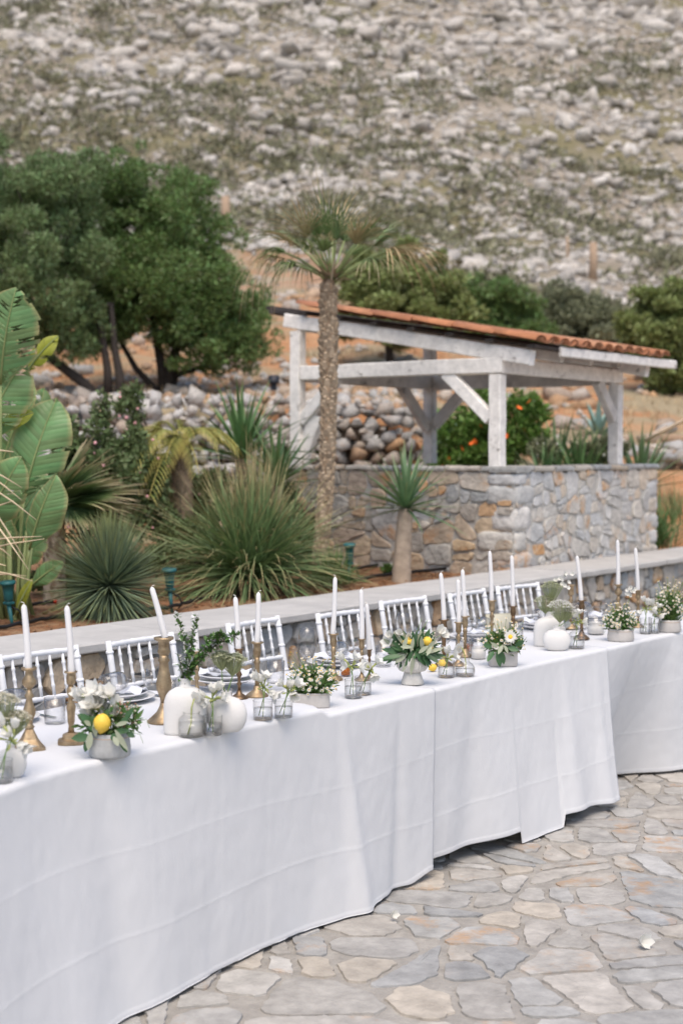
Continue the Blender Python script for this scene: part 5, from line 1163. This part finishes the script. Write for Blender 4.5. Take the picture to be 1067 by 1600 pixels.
def umbel(p, k_, heads, label, foot, m='petal_cream', under=True, name='wild_carrot', hang=0.):
    t = thing(name, p, label, 'flowers'); f0 = Vector(foot)
    for a, b_, r_ in heads:
        c = Vector((a * k_, random.uniform(-.01, .01), b_ * k_)); R_ = r_ * k_; root = c - Vector((0, 0, R_ * 1.25)) + (f0 - c).normalized() * 0
        root.x = c.x + (f0.x - c.x) * .2
        s_ = MB(); s_.tube([f0, f0.lerp(root, .5) + rv(.003), root], [.0022, .002, .0016], 6); s_.build('stem', 'stem_green', t)
        ry = MB(); fl = MB()
        for i in range(70):
            g = i * 2.39996; q = math.sqrt((i + .5) / 70); e = Vector((math.cos(g) * q * R_, math.sin(g) * q * R_ * .9, R_ * .55 * (1 - q * q))) + c + rv(.0015)
            mid = root.lerp(e, .55) + Vector((math.cos(g) * R_ * .18 * q, math.sin(g) * R_ * .18 * q, -.002)); ry.tube([root, mid, e], [.0011, .0009, .0007], 4, False)
            for _ in range(7):
                u = e + Vector((random.gauss(0, .0035), random.gauss(0, .0035), random.gauss(.001, .0015))); aa = random.uniform(0, 6.28); w_ = random.uniform(.003, .0056)
                fl.add([u + Vector((math.cos(aa + j * 1.571) * w_, math.sin(aa + j * 1.571) * w_, random.uniform(-.0008, .0012))) for j in range(4)], [[0, 1, 2, 3]])
        ry.build('umbel_rays', 'umbel_ray', t, kind='stuff'); fl.build('florets', m, t, False, kind='stuff')
    return t
def chamomile(px, by, hpx, wpx, dpt, label, top, n=60, wide=1., name='chamomile', big=(), wisps=6, leafm='leaf_herb', vis=1.):
    """a low dome of small daisies over dark foliage; top = pixels from rim to crest"""
    p = spot(px, by); k_ = mpp(p); rim = hpx * k_; t = thing(name, p + Vector((0, 0, rim)), label, 'flowers'); rx, ry_, hh = wpx / 2 * k_, dpt / 2 * k_, top * k_
    v, f = leaf_cloud([(0, 0, hh * .28)], [(rx * .95, ry_ * .95, hh * .42)], 900, .024, .3, .2, .3, .5); put('foliage', np_mesh('foliage', v, f, leafm), t, kind='stuff')
    st = MB(); pe = MB(); ey = MB()
    for i in range(n):
        d = Vector((random.gauss(0, .8), random.gauss(-.25, .8), abs(random.gauss(.55, .5)) - .12)).normalized(); c = Vector((d.x * rx * 1.08, d.y * ry_ * 1.1, hh * .18 + d.z * hh * .8)) * random.uniform(.7, 1.28)
        st.tube([(c.x * .25, c.y * .25, .0), c * .6, c], [.0012, .001, .0009], 4, False); up_ = (d + Vector((0, -.5, .45))).normalized(); x = up_.cross(Vector((0, 0, 1)))
        if x.length < .05: x = Vector((1, 0, 0))
        x.normalize(); y = up_.cross(x); R_ = random.uniform(.0055, .0082) * vis; m_ = 9; vs = [c]
        for j in range(m_ * 2): g = j * math.pi / m_; q = R_ * (1 if j % 2 else .72) ; vs.append(c + (x * math.cos(g) + y * math.sin(g)) * q - up_ * .0012 * (j % 2))
        pe.add(vs, [[0, 1 + j, 1 + (j + 1) % (2 * m_)] for j in range(2 * m_)]); ey.ico(c + up_ * .0004, R_ * .38)
    for _ in range(wisps):
        a = random.uniform(-1, 1); e = Vector((a * rx * random.uniform(1., 1.35), -random.uniform(0, ry_), hh * random.uniform(.4, 1.25))); st.tube([(a * rx * .3, 0, 0), e * .6 + Vector((0, 0, .01)), e], .0008, 4, False); ey.ico(e, .002)
    st.build('stems', 'stem_green', t, kind='stuff'); pe.build('petals', 'petal_white', t, False, kind='stuff'); ey.build('flower_centres', 'pollen', t, kind='stuff')
    for dx, dy, s_ in big: daisy(t, (dx * k_, -ry_ - .012, dy * k_), (random.uniform(-.2, .2), -1, .35), s_)
    return t, k_, rim
def leaves_into(t, specs, k_, m):
    """single leaves given as pixel offsets of foot and tip"""
    for x0, z0, x1, z1, wd, dep in specs:
        a, e = Vector((x0 * k_, -dep * k_, z0 * k_)), Vector((x1 * k_, -(dep + random.uniform(0, 8)) * k_, z1 * k_)); q = MB(); q.leaf((0, 0, 0), e - a, (e - a).length, wd * k_, up=(0, -1, .6), curl=random.uniform(-.05, .2), roll=random.uniform(-.4, .4), seg=5); q.build('leaf', m, t, loc=a)
def lemon(pos, label, r=.026, d=(0, .3, 1), parent=None):
    b = MB(); b.lathe([(.05, -1.28), (.16, -1.2), (.22, -1.1), (.55, -.88), (.85, -.5), (1, 0), (.87, .5), (.56, .88), (.3, 1.05), (.14, 1.12), (.04, 1.14)], 22); q = Vector(d).to_track_quat('Z', 'Y'); b.v = [tuple(q @ (Vector(x) * r)) for x in b.v]
    o = b.build('lemon', 'lemon', loc=pos); tag(o, label, 'lemon', 'lemons among the flowers'); return o

# --- left end
p, k_ = vase(18, 1214, 50, 52, 'round', 'round white vase cut by the left edge of the photo')
umbel(p, k_, [(-12, 118, 26), (8, 92, 22)], 'fluffy wild carrot heads in the leftmost white vase', (0, 0, .1))
p, k_ = bud_vase(4, 1222, 34, 36, 'tumbler', 'small glass tumbler vase at the left edge'); freesia(p, k_, [(4, 88, 0), (14, 72, 2), (24, 62, 2), (-2, 70, 4), (20, 84, 0), (32, 56, 0)], 'white freesias in the glass at the left edge')
# --- lemon flower pot
def bowl_pot(px, by, wpx, hpx, m, label, ovl=1., lip='clay_rim'):
    p = spot(px, by); k_ = mpp(p); r, h = wpx * k_ / 2, hpx * k_; t = thing('flower_pot', p, label, 'flower pot', 'grey concrete flower pots'); b = MB()
    b.lathe([(.9 * r, 0), (.97 * r, .04 * h), (1. * r, .12 * h), (1. * r, .4 * h), (.94 * r, .8 * h), (.91 * r, 1. * h), (.82 * r, 1. * h), (.80 * r, .8 * h)], 40, sy=ovl, cap1=True); b.build('bowl', m, t)
    b = MB(); b.lathe([(.935 * r, .795 * h), (.95 * r, .82 * h), (.935 * r, .84 * h)], 40, sy=ovl, cap0=False, cap1=False); b.build('clay_line', lip, t); return p, k_, h
p, k_, h = bowl_pot(172, 1181, 66, 38, 'grey_concrete', 'round grey concrete pot holding a lemon and white flowers', .9)
t = thing('flower_arrangement', p + Vector((0, 0, h)), 'white freesias, berries and olive leaves around a lemon in the grey pot', 'flowers')
for i in range(24):
    x, z = random.uniform(-46, 12), random.uniform(18, 62) ; hpos = Vector((x * k_, random.uniform(-.02, .02), z * k_)); d = Vector((x * .02 - .1, -.5, .6)); place(random.choice(FRE), 'blossom', t, hpos, d, random.uniform(1., 1.5)); place(FTUBE, 'blossom_throat', t, hpos, d, 1.2)
q = MB()
for _ in range(50): e = Vector((random.uniform(-40, 44) * k_, random.uniform(-.03, .03), random.uniform(12, 52) * k_)); q.tube([(e.x * .3, e.y * .4, -.01), e * .6, e], [.0012, .001, .0008], 4, False)
q.build('stems', 'stem_green', t, kind='stuff'); q = MB(); q2 = MB()
for _ in range(90): e = Vector((random.uniform(5, 46) * k_, random.uniform(-.035, .02), random.uniform(10, 48) * k_)); (q if random.random() < .5 else q2).ico(e, random.uniform(.0018, .004), .2)
q.build('berries', 'bud_pink', t, kind='stuff'); q2.build('small_blossoms', 'petal_cream', t, kind='stuff')
leaves_into(t, [(-20, 12, -42, 34, 15, 22), (-14, 16, -22, 30, 13, 24), (20, 14, 34, 30, 11, 24), (26, 18, 40, 44, 10, 22), (-25, -2, -54, -4, 14, 26), (-28, -8, -34, -24, 11, 26), (22, -2, 32, -26, 10, 34), (14, 6, 36, 8, 9, 28), (10, 4, 15, -8, 12, 32), (-8, 22, 2, 40, 10, 20), (30, 4, 44, -2, 9, 24), (-12, 6, -30, 20, 14, 24)], k_, 'leaf_deep')
leaves_into(t, [(-18, 22, -17, -2, 9, 32), (-24, 6, -28, -22, 11, 32), (14, 10, 34, -22, 9, 34), (14, 16, 34, 22, 7, 30), (12, 0, 20, -14, 9, 36), (-24, 16, -34, 24, 8, 28)], k_, 'leaf_sage')
v, f = leaf_cloud([(0, 0, .025), (28 * k_, 0, .03), (-30 * k_, 0, .02)], [(36 * k_, 24 * k_, 26 * k_), (20 * k_, 16 * k_, 22 * k_), (18 * k_, 16 * k_, 18 * k_)], 420, .026, .3, .2, .35); put('foliage', np_mesh('foliage', v, f, 'leaf_herb'), t, kind='stuff')
q = MB(); [q.tube([(.03, -.02, .01), (x * k_, -.03, z * k_ + .01), (x * k_ + .01, -.035, z * k_ - .015)], .0008, 4) for x, z in ((46, 20), (60, 18), (50, -6))]; q.build('tendrils', 'stem_green', t, kind='stuff')
lemon(p + Vector((-8 * k_, -24 * k_, h + 18 * k_)), 'whole lemon resting in the grey concrete pot at left', 14.2 * k_, (.15, -.15, 1))
# --- arched vase with branch, round vase, bud vases
p, k_ = vase(290, 1146, 68, 88, 'arch', 'tall arched white vase holding a leafy branch'); VH = 88 * k_
t = thing('leafy_branch', p + Vector((0, 0, VH * .9)), 'leafy green branch with tiny white flowers in the arched vase', 'flowers')
br = MB(); lf = MB(); fl = MB()
for pts, nleaf, nfl in (([(0, 0), (6, 30), (-2, 70), (-14, 112)], 90, 26), ([(0, 0), (14, 28), (40, 55), (66, 70), (82, 78)], 170, 14), ([(0, 0), (8, 40), (12, 75), (18, 105)], 80, 26), ([(0, 0), (20, 38), (36, 62), (50, 76), (62, 74)], 110, 8), ([(0, 0), (-6, 25), (-10, 45)], 22, 8)):
    P_ = [Vector((x * k_, random.uniform(-.012, .012), z * k_)) for x, z in pts]; br.tube(P_, [.0022 - .0014 * i / (len(P_) - 1) for i in range(len(P_))], 6)
    def along(u): f_ = u * (len(P_) - 1); i = min(int(f_), len(P_) - 2); return P_[i].lerp(P_[i + 1], f_ - i)
    for _ in range(nleaf): u = random.uniform(.12, 1); c = along(u) + rv(.004); lf.leaf(c, (random.gauss(0, 1), random.gauss(-.2, .8), random.gauss(.5, .8)), random.uniform(.013, .024), random.uniform(.009, .015), seg=2)
    for _ in range(nfl * 3): u = random.uniform(.3, 1); c = along(u) + rv(.006); fl.ico(c, random.uniform(.0018, .0034), .3)
br.build('stem', 'stem_dark', t); lf.build('leaves', 'leaf_herb', t, kind='stuff'); fl.build('florets', 'petal_white', t, kind='stuff')
p, k_ = vase(354, 1143, 66, 64, 'round', 'round white vase beside the tall arched one'); umbel(p, k_, [(-8, 118, 17), (12, 112, 20)], 'closed wild carrot heads in the round white vase', (0, 0, 55 * k_), 'floret_green')
p, k_ = bud_vase(300, 1150, 42, 38, 'jar', 'squat glass jar vase before the arched white vase')
t = thing('bent_daisy', p, 'single bent daisy stem in the squat glass jar', 'flowers'); b = MB(); b.tube([(-.012, 0, .006), (-.002, -.002, .04), (0, -.003, .09), (.008, -.004, .118)], .0026, 8); b.build('stem', 'bud_green', t); daisy(t, (.012, .004, .122), (.5, .9, .25), .9)
p, k_ = bud_vase(333, 1148, 30, 30, 'tumbler', 'small glass tumbler vase before the round white vase'); freesia(p, k_, [(-10, 60, 0), (0, 66, 0), (10, 58, 0), (-4, 54, 3), (6, 70, 0)], 'white freesia in the tumbler before the round white vase')
p, k_ = bud_vase(411, 1124, 31, 30, 'tumbler', 'left one of the pair of square glass bud vases'); freesia(p, k_, [(-2, 58, 0), (8, 46, 0), (14, 42, 0), (4, 64, 0), (-6, 62, 3)], 'white freesia in the left square bud vase', nbud=6)
p, k_ = bud_vase(443, 1121, 29, 28, 'tumbler', 'right one of the pair of square glass bud vases'); freesia(p, k_, [(8, 46, 0), (14, 40, 0), (0, 50, 0), (18, 50, 0)], 'white freesia in the right square bud vase', nbud=6)
# --- daisy troughs
def trough(px, by, wpx, hpx, label, dpx=None):
    p = spot(px, by); k_ = mpp(p); w_, h = wpx * k_, hpx * k_; t = thing('flower_trough', p, label, 'flower pot', 'grey concrete flower pots', .12); b = MB(); d_ = (dpx or wpx * .55) * k_
    b.lathe([(.47, 0), (.485, .04 * h / h * .05), (.5, .1), (.5, .9), (.495, 1.), (.44, 1.), (.43, .8)], 40, sx=1, sy=d_ / w_, sq=7.); b.v = [(x * w_, y * w_, z * h if z <= 1 else z) for x, y, z in b.v]; b.build('bowl', 'warm_concrete', t); 
    b = MB(); b.lathe([(.497 * w_, .86 * h), (.503 * w_, .88 * h), (.497 * w_, .90 * h)], 40, sy=d_ / w_, sq=7., cap0=False, cap1=False); b.build('clay_line', 'clay_rim', t); return p, k_, h
trough(486, 1104, 58, 23, 'rectangular pale concrete trough of daisies behind the square bud vases'); chamomile(489, 1104, 22, 64, 40, 'little white chamomile daisies in the left rectangular trough', 52, 150, wisps=22)
trough(785, 1040, 44, 23, 'rectangular pale concrete trough of daisies in the middle of the table'); t, k_, rim = chamomile(786, 1040, 22, 58, 36, 'chamomile with one large daisy and sage leaves in the middle trough', 46, 95, big=((8, 26, 1.25), (-14, 10, .5)), wisps=12)
leaves_into(t, [(-18, 4, -28, -12, 9, 22), (-12, 6, -8, -20, 10, 24), (-6, 4, -2, -16, 9, 24), (4, 10, 20, 6, 9, 22), (-20, 10, -34, 14, 8, 20), (0, 14, 4, 30, 8, 18), (16, 12, 30, 20, 8, 18)], k_, 'leaf_deep'); leaves_into(t, [(-4, 14, -12, 2, 7, 26), (-2, 14, 4, 2, 6, 26), (-8, 8, -22, 18, 6, 22)], k_, 'leaf_sage')
# --- upright glasses
def wine_glass(pos, label, s=1., rot=None, h=.2):
    t = thing('wine_glass', pos, label, 'wine glass', 'wine glasses'); 
    if rot is not None: t.rotation_euler = rot
    b = MB(); b.lathe([(.004 * s, .095 * s), (.014 * s, .10 * s), (.034 * s, .122 * s), (.040 * s, .145 * s), (.036 * s, .185 * s), (.030 * s, .215 * s), (.029 * s, .2155 * s), (.035 * s, .185 * s), (.0385 * s, .145 * s), (.032 * s, .124 * s), (.010 * s, .104 * s)], 28, cap0=False, cap1=True); b.build('bowl', 'glass', t)
    b = MB(); b.tube([(0, 0, .004 * s), (0, 0, .05 * s), (0, 0, .098 * s)], [.0045 * s, .0033 * s, .0042 * s], 10); b.build('stem', 'water_glass', t); b = MB(); b.lathe([(.034 * s, 0), (.035 * s, .0015 * s), (.012 * s, .004 * s), (.004 * s, .008 * s)], 28); b.build('foot', 'glass', t); 
    b = MB(); r_ = .0295 * s; b.lathe([(r_, .2145 * s), (r_ + .001, .2155 * s), (r_, .2165 * s), (r_ - .001, .2155 * s), (r_, .2145 * s)], 28, cap0=False, cap1=False); b.build('rim', 'water_glass', t); return t
q = spot(480, 1066); wine_glass(q, 'upright wine glass behind the left daisy trough', 1.0); q = spot(629, 1030); wine_glass(q, 'upright wine glass behind the footed ribbed bowl', .95)
# --- footed ribbed bowl with olive and lemons
p = spot(644, 1068); k_ = mpp(p); t = thing('footed_bowl', p, 'footed ribbed stoneware bowl overflowing with olive leaves', 'bowl'); h1 = 43 * k_
b = MB(); b.lathe([(18 * k_, 0), (18.5 * k_, 1 * k_), (13.5 * k_, 16 * k_), (13 * k_, 19 * k_)], 36); b.build('foot', 'ceramic_rib', t)
b = MB(); b.lathe([(12 * k_, 18.5 * k_), (20 * k_, 21 * k_), (24 * k_, 27 * k_), (25 * k_, 34 * k_), (24 * k_, 43 * k_), (22 * k_, 43 * k_), (21 * k_, 36 * k_)], 144, rib=.03, nrib=30); b.build('bowl', 'ceramic_rib', t)
t = thing('olive_arrangement', p + Vector((0, 0, h1)), 'olive leaves, lemons and white flowers spilling from the footed bowl', 'flowers')
for i in range(84):
    a = random.uniform(-1, 1); e = random.uniform(-.75, 1.05); x0, z0 = a * 18, 4 + abs(e) * 12; L_ = random.uniform(20, 36); dx = a * .9 + random.uniform(-.35, .35); n_ = math.hypot(dx, e) or 1
    leaves_into(t, [(x0, z0, x0 + dx / n_ * L_, z0 + e / n_ * L_, random.uniform(6.5, 9.5), random.uniform(5, 26) - 10 * max(0, e))], k_, 'leaf_deep' if random.random() < .72 else 'leaf_sage')
v, f = leaf_cloud([(0, 0, .02)], [(28 * k_, 20 * k_, 18 * k_)], 500, .03, .3, .2, .35); put('foliage', np_mesh('foliage', v, f, 'leaf_deep'), t, kind='stuff')
for x, z, s_ in ((-38, 22, 1.1), (-34, 32, 1.), (-20, 36, .9), (40, 40, 1.1), (46, 34, 1.), (-6, 30, .8), (30, 22, .9), (20, 30, .7)): place(random.choice(FRE), 'blossom', t, (x * k_, -12 * k_, z * k_), (x * .01, -.8, .5), s_ * 1.1)
q = MB(); [q.ico((random.uniform(-30, 46) * k_, random.uniform(-24, 5) * k_, random.uniform(10, 42) * k_), random.uniform(.002, .0042), .3) for _ in range(70)]; q.build('small_blossoms', 'petal_cream', t, kind='stuff')
q = MB(); [q.tube([(0, 0, 0), (x * .5 * k_, 0, z * .6 * k_), (x * k_, -.005, z * k_)], .001, 4) for x, z in ((-38, 20), (44, 34), (24, 58), (50, 10), (-20, 40), (36, 24), (14, 60))]; q.build('stems', 'stem_green', t, kind='stuff')
for dx, dz, r_, lab in ((-8, 25, 7, 'lemon on the left in the footed bowl'), (22, 26, 7.5, 'lemon on the right in the footed bowl'), (27, 16, 5, 'small lemon low in the footed bowl')): lemon(p + Vector((dx * k_, -16 * k_, h1 + dz * k_)), lab, r_ * k_, (1, -.2, .1))
leaves_into(t, [(-16, 14, -10, 36, 7, 30), (-4, 12, 0, 34, 6, 32), (14, 14, 12, 36, 7, 30), (20, 12, 34, 30, 7, 30), (8, 10, 22, 22, 7, 34), (-20, 20, -2, 20, 6, 34), (28, 20, 20, 8, 6, 34)], k_, 'leaf_sage')
q = spot(676, 1049); lemon(q + Vector((0, 0, .016)), 'lemon lying on the cloth right of the footed bowl', .0165, (.8, .3, .3)); q = spot(690, 1042); lemon(q + Vector((0, 0, .016)), 'lemon lying behind the small tumbler vase', .0165, (1, .2, 0))
# --- more bud vases
p, k_ = bud_vase(552, 1090, 28, 29, 'tumbler', 'front glass tumbler vase left of the footed bowl'); freesia(p, k_, [(-8, 50, 0), (2, 58, 0), (-14, 60, 0), (8, 48, 0)], 'white freesia in the front tumbler left of the footed bowl', nbud=5)
p, k_ = bud_vase(567, 1085, 26, 28, 'tumbler', 'rear glass tumbler vase left of the footed bowl'); freesia(p, k_, [(4, 44, 0), (12, 40, 0), (20, 48, -2), (16, 34, 0)], 'white freesia in the rear tumbler left of the footed bowl', nbud=5)
p, k_ = bud_vase(697, 1058, 26, 26, 'tumbler', 'small glass tumbler vase right of the footed bowl'); freesia(p, k_, [(2, 36, 0), (10, 32, 0), (-6, 34, 0)], 'short freesia in the tumbler right of the footed bowl', nbud=5)
p, k_ = bud_vase(726, 1056, 32, 34, 'bottle', 'round clear glass bottle vase with a drooping daisy')
t = thing('drooping_daisy', p, 'large drooping white daisy in the round glass bottle', 'flowers'); b = MB(); b.tube([(.004, 0, .006), (.003, 0, .06), (-.005, -.002, .10), (-.014, -.004, .118)], .0024, 8); b.build('stem', 'bud_green', t); daisy(t, (-.024, .004, .112), (-.7, .75, .3), 1.2)
p, k_ = bud_vase(900, 1013, 25, 30, 'jar', 'small glass jar vase beside the far round white vase'); freesia(p, k_, [(-8, 40, 0), (0, 48, 0), (8, 42, 0), (4, 54, 0)], 'cream freesia in the jar beside the far round vase', nbud=6)
p, k_ = bud_vase(1008, 990, 19, 24, 'tumbler', 'left glass tumbler vase near the right end'); freesia(p, k_, [(-6, 36, 0), (2, 44, 0), (8, 38, 0), (-2, 50, 0)], 'white freesia in the left tumbler near the right end', nbud=6)
p, k_ = bud_vase(1021, 989, 17, 24, 'tumbler', 'right glass tumbler vase near the right end'); freesia(p, k_, [(0, 34, 0), (8, 30, 0), (-2, 42, 0), (6, 40, 0)], 'white freesia in the right tumbler near the right end', nbud=6)
# --- far white vases
p, k_ = vase(858, 1009, 51, 54, 'arch', 'far arched white vase behind the small round one')
umbel(p, k_, [(2, 92, 17), (-8, 70, 16)], 'tall airy wild carrot in the far arched vase', (0, 0, 48 * k_), 'floret_green')
t = thing('white_allium', p, 'white star flowered sprig rising from the far arched vase', 'flowers'); b = MB(); b.tube([(0, 0, 48 * k_), (10 * k_, 0, 75 * k_), (22 * k_, 0, 98 * k_)], .0016, 6); b.build('stem', 'stem_green', t)
for _ in range(11): e = Vector((22 * k_, 0, 98 * k_)) + Vector((random.uniform(-14, 14) * k_, random.uniform(-.015, .015), random.uniform(-8, 16) * k_)); place(FRE[2], 'blossom', t, e, (random.uniform(-1, 1), -1, .5), .5)
p, k_ = vase(869, 1016, 44, 38, 'round', 'small far round white vase before the arched one'); umbel(p, k_, [(6, 68, 20), (18, 60, 12)], 'white wild carrot head in the far round vase', (0, 0, 34 * k_), 'petal_white')
# --- daisy bowls at right
bowl_pot(969, 1001, 42, 19, 'warm_concrete', 'round pale concrete bowl of daisies near the right end', .8); chamomile(968, 1001, 18, 48, 34, 'dense chamomile daisies in the round bowl near the right end', 36, 140, wisps=8)
t = thing('white_allium', spot(968, 1001) + Vector((0, 0, 18 * mpp(spot(968, 1001)))), 'single white umbel stem rising from the round daisy bowl', 'flowers'); kk = mpp(spot(968, 1001)); b = MB(); b.tube([(0, 0, 0), (8 * kk, 0, 28 * kk), (16 * kk, 0, 54 * kk)], .0014, 6); b.build('stem', 'stem_green', t)
for _ in range(10): e = Vector((17 * kk, 0, 56 * kk)) + Vector((random.uniform(-10, 10) * kk, random.uniform(-.012, .012), random.uniform(-5, 9) * kk)); place(FRE[2], 'blossom', t, e, (random.uniform(-1, 1), -1, .4), .45)
bowl_pot(1045, 987, 36, 19, 'warm_concrete', 'round pale concrete bowl of daisies at the right edge', .8); chamomile(1045, 987, 18, 44, 32, 'tall loose chamomile in the bowl at the right edge', 58, 150, wisps=20)
# --- votives and amber jars
def votive(px, by, wpx, hpx, label, fill='candle_gel', lvl=.6, name='votive_glass', handle=False):
    p = spot(px, by); k_ = mpp(p); r, h = wpx * k_ / 2, hpx * k_; t = thing(name, p, label, 'votive'); b = MB(); b.lathe([(.95 * r, 0), (r, .02 * h), (r, h), (.94 * r, h), (.94 * r, .5 * h)], 28, cap1=False); b.build('glass_wall', 'glass', t); b = MB(); b.lathe([(.9 * r, .03 * h), (.91 * r, lvl * h)], 26); b.build('filling', fill, t)
    b = MB(); b.lathe([(r, h - .001), (r + .001, h), (r, h + .001), (r - .001, h), (r, h - .001)], 28, cap0=False, cap1=False); b.build('rim', 'water_glass', t)
votive(540, 1055, 16, 26, 'amber honey jar behind the freesia tumblers', 'honey', .45, 'honey_jar'); votive(732, 1018, 14, 22, 'amber honey jar behind the drooping daisy', 'honey', .55, 'honey_jar'); votive(747, 1029, 24, 33, 'clear votive glass with pale wax left of the middle trough', 'candle_gel', .55); votive(930, 990, 26, 26, 'clear votive glass with pale wax behind the round daisy bowl', 'candle_gel', .7); votive(350, 1100, 26, 24, 'clear votive glass behind the round white vase', 'candle_gel', .4)
q = on(782, 998, .755); b = MB(); b.beam((-.07, 0, .065), (.07, 0, .065), .004, .12, seg=1); o = b.build('menu_card', 'petal_cream', loc=q); o.rotation_euler = (-.25, 0, .35); tag(o, 'blank white card standing behind the middle daisy trough', 'card')

# --- place settings
PLN = ['at the left edge of the table', 'before the leftmost chair', 'before the chair left of the arched vase', 'before the chair left of the upright wine glass', 'before the chair right of the upright wine glass', 'before the chair behind the footed bowl', 'before the chair behind the three close candles', 'before the rightmost chair']
seats = [(SEATS[0][0] + (SEATS[0][0] - SEATS[1][0]), SEATS[0][1])] + SEATS
for i, (mid, f_) in enumerate(seats):
    c = mid + f_ * .46; px = 533.5 + F_PX * c.x / c.y; c.z = tz(px) + (.001 if i else 0); w_ = Vector((-f_.y, f_.x, 0)); ang = math.atan2(f_.y, f_.x)
    t = thing('dinner_plate', c, 'stacked white dinner plates ' + PLN[i], 'plate', 'white dinner plates')
    for z_, r_, nm in ((0, .135, 'charger'), (.014, .108, 'plate')):
        b = MB(); b.lathe([(r_ * .6, z_), (r_ * .66, z_ + .002), (r_ * .75, z_ + .008), (r_ * .98, z_ + .016), (r_, z_ + .0175), (r_ * .98, z_ + .0195), (r_ * .74, z_ + .011), (r_ * .64, z_ + .006), (r_ * .1, z_ + .0055)], 44); b.build(nm, 'plate', t)
    nb = MB(); ns = 16; vs = []
    for a in range(ns + 1):
        for b_ in range(7): u, v_ = a / ns - .5, b_ / 6 - .5; vs.append((u * .2, v_ * .075 * (1 + .3 * abs(u)), .036 + .014 * (1 - (2 * v_) ** 2) + .005 * math.sin(u * 23 + i) + .004 * math.sin(v_ * 14 + u * 9)))
    nb.add(vs, [[a * 7 + q, (a + 1) * 7 + q, (a + 1) * 7 + q + 1, a * 7 + q + 1] for a in range(ns) for q in range(6)]); o = nb.build('napkin', 'napkin', loc=c, rot=(0, 0, ang + .5)); tag(o, 'folded pale napkin on the plates ' + PLN[i], 'napkin', 'folded napkins'); md = o.modifiers.new('thickness', 'SOLIDIFY'); md.thickness = .004
    if i < 8:
        g = wine_glass(c + w_ * -.06 + f_ * .02 + Vector((0, 0, .068)), 'wine glass lying on the plates ' + PLN[i], .92); d = (w_ * -1 + f_ * random.uniform(-.5, .1)); d.z = .02
        d = -d if i in (0, 5) else d; g.rotation_euler = d.to_track_quat('Z', 'Y').to_euler(); g.location = c - d.normalized() * .11 + Vector((0, 0, .074)) + f_ * .03
    for s_, nm in ((-1, 'fork'), (1, 'knife')):
        b = MB(); a_ = w_ * s_ * .155; b.beam(a_ - f_ * .09, a_ + f_ * .03, .009, .003, bev=.001); b.beam(a_ + f_ * .03, a_ + f_ * .10, .018 if nm == 'fork' else .014, .002, bev=.0005); o = b.build(nm, 'steel', None, False, loc=c + Vector((0, 0, .003))); tag(o, 'steel %s beside the plates %s' % (nm, PLN[i]), nm, 'steel cutlery')
    tmb = MB(); p_ = c + f_ * .17 + w_ * .10; tmb.lathe([(.030, 0), (.034, .003), (.036, .085), (.0345, .085), (.032, .01)], 26, cap1=False); o = tmb.build('water_tumbler', 'glass', loc=p_); tag(o, 'clear water tumbler near the plates ' + PLN[i], 'tumbler', 'clear water tumblers')

# fallen blossoms on the paving
for px, py, s_, lab in ((998, 1474, 1.5, 'white fallen blossom on the flagstones at right'), (612, 1432, .9, 'small fallen blossom at the hem of the tablecloth')):
    q = on(px, py, .02); o = put('fallen_blossom', FRE[0], None, q + Vector((0, 0, .006)), (1.2, .3, .5), scale=(s_,) * 3); tag(o, lab, 'blossom')
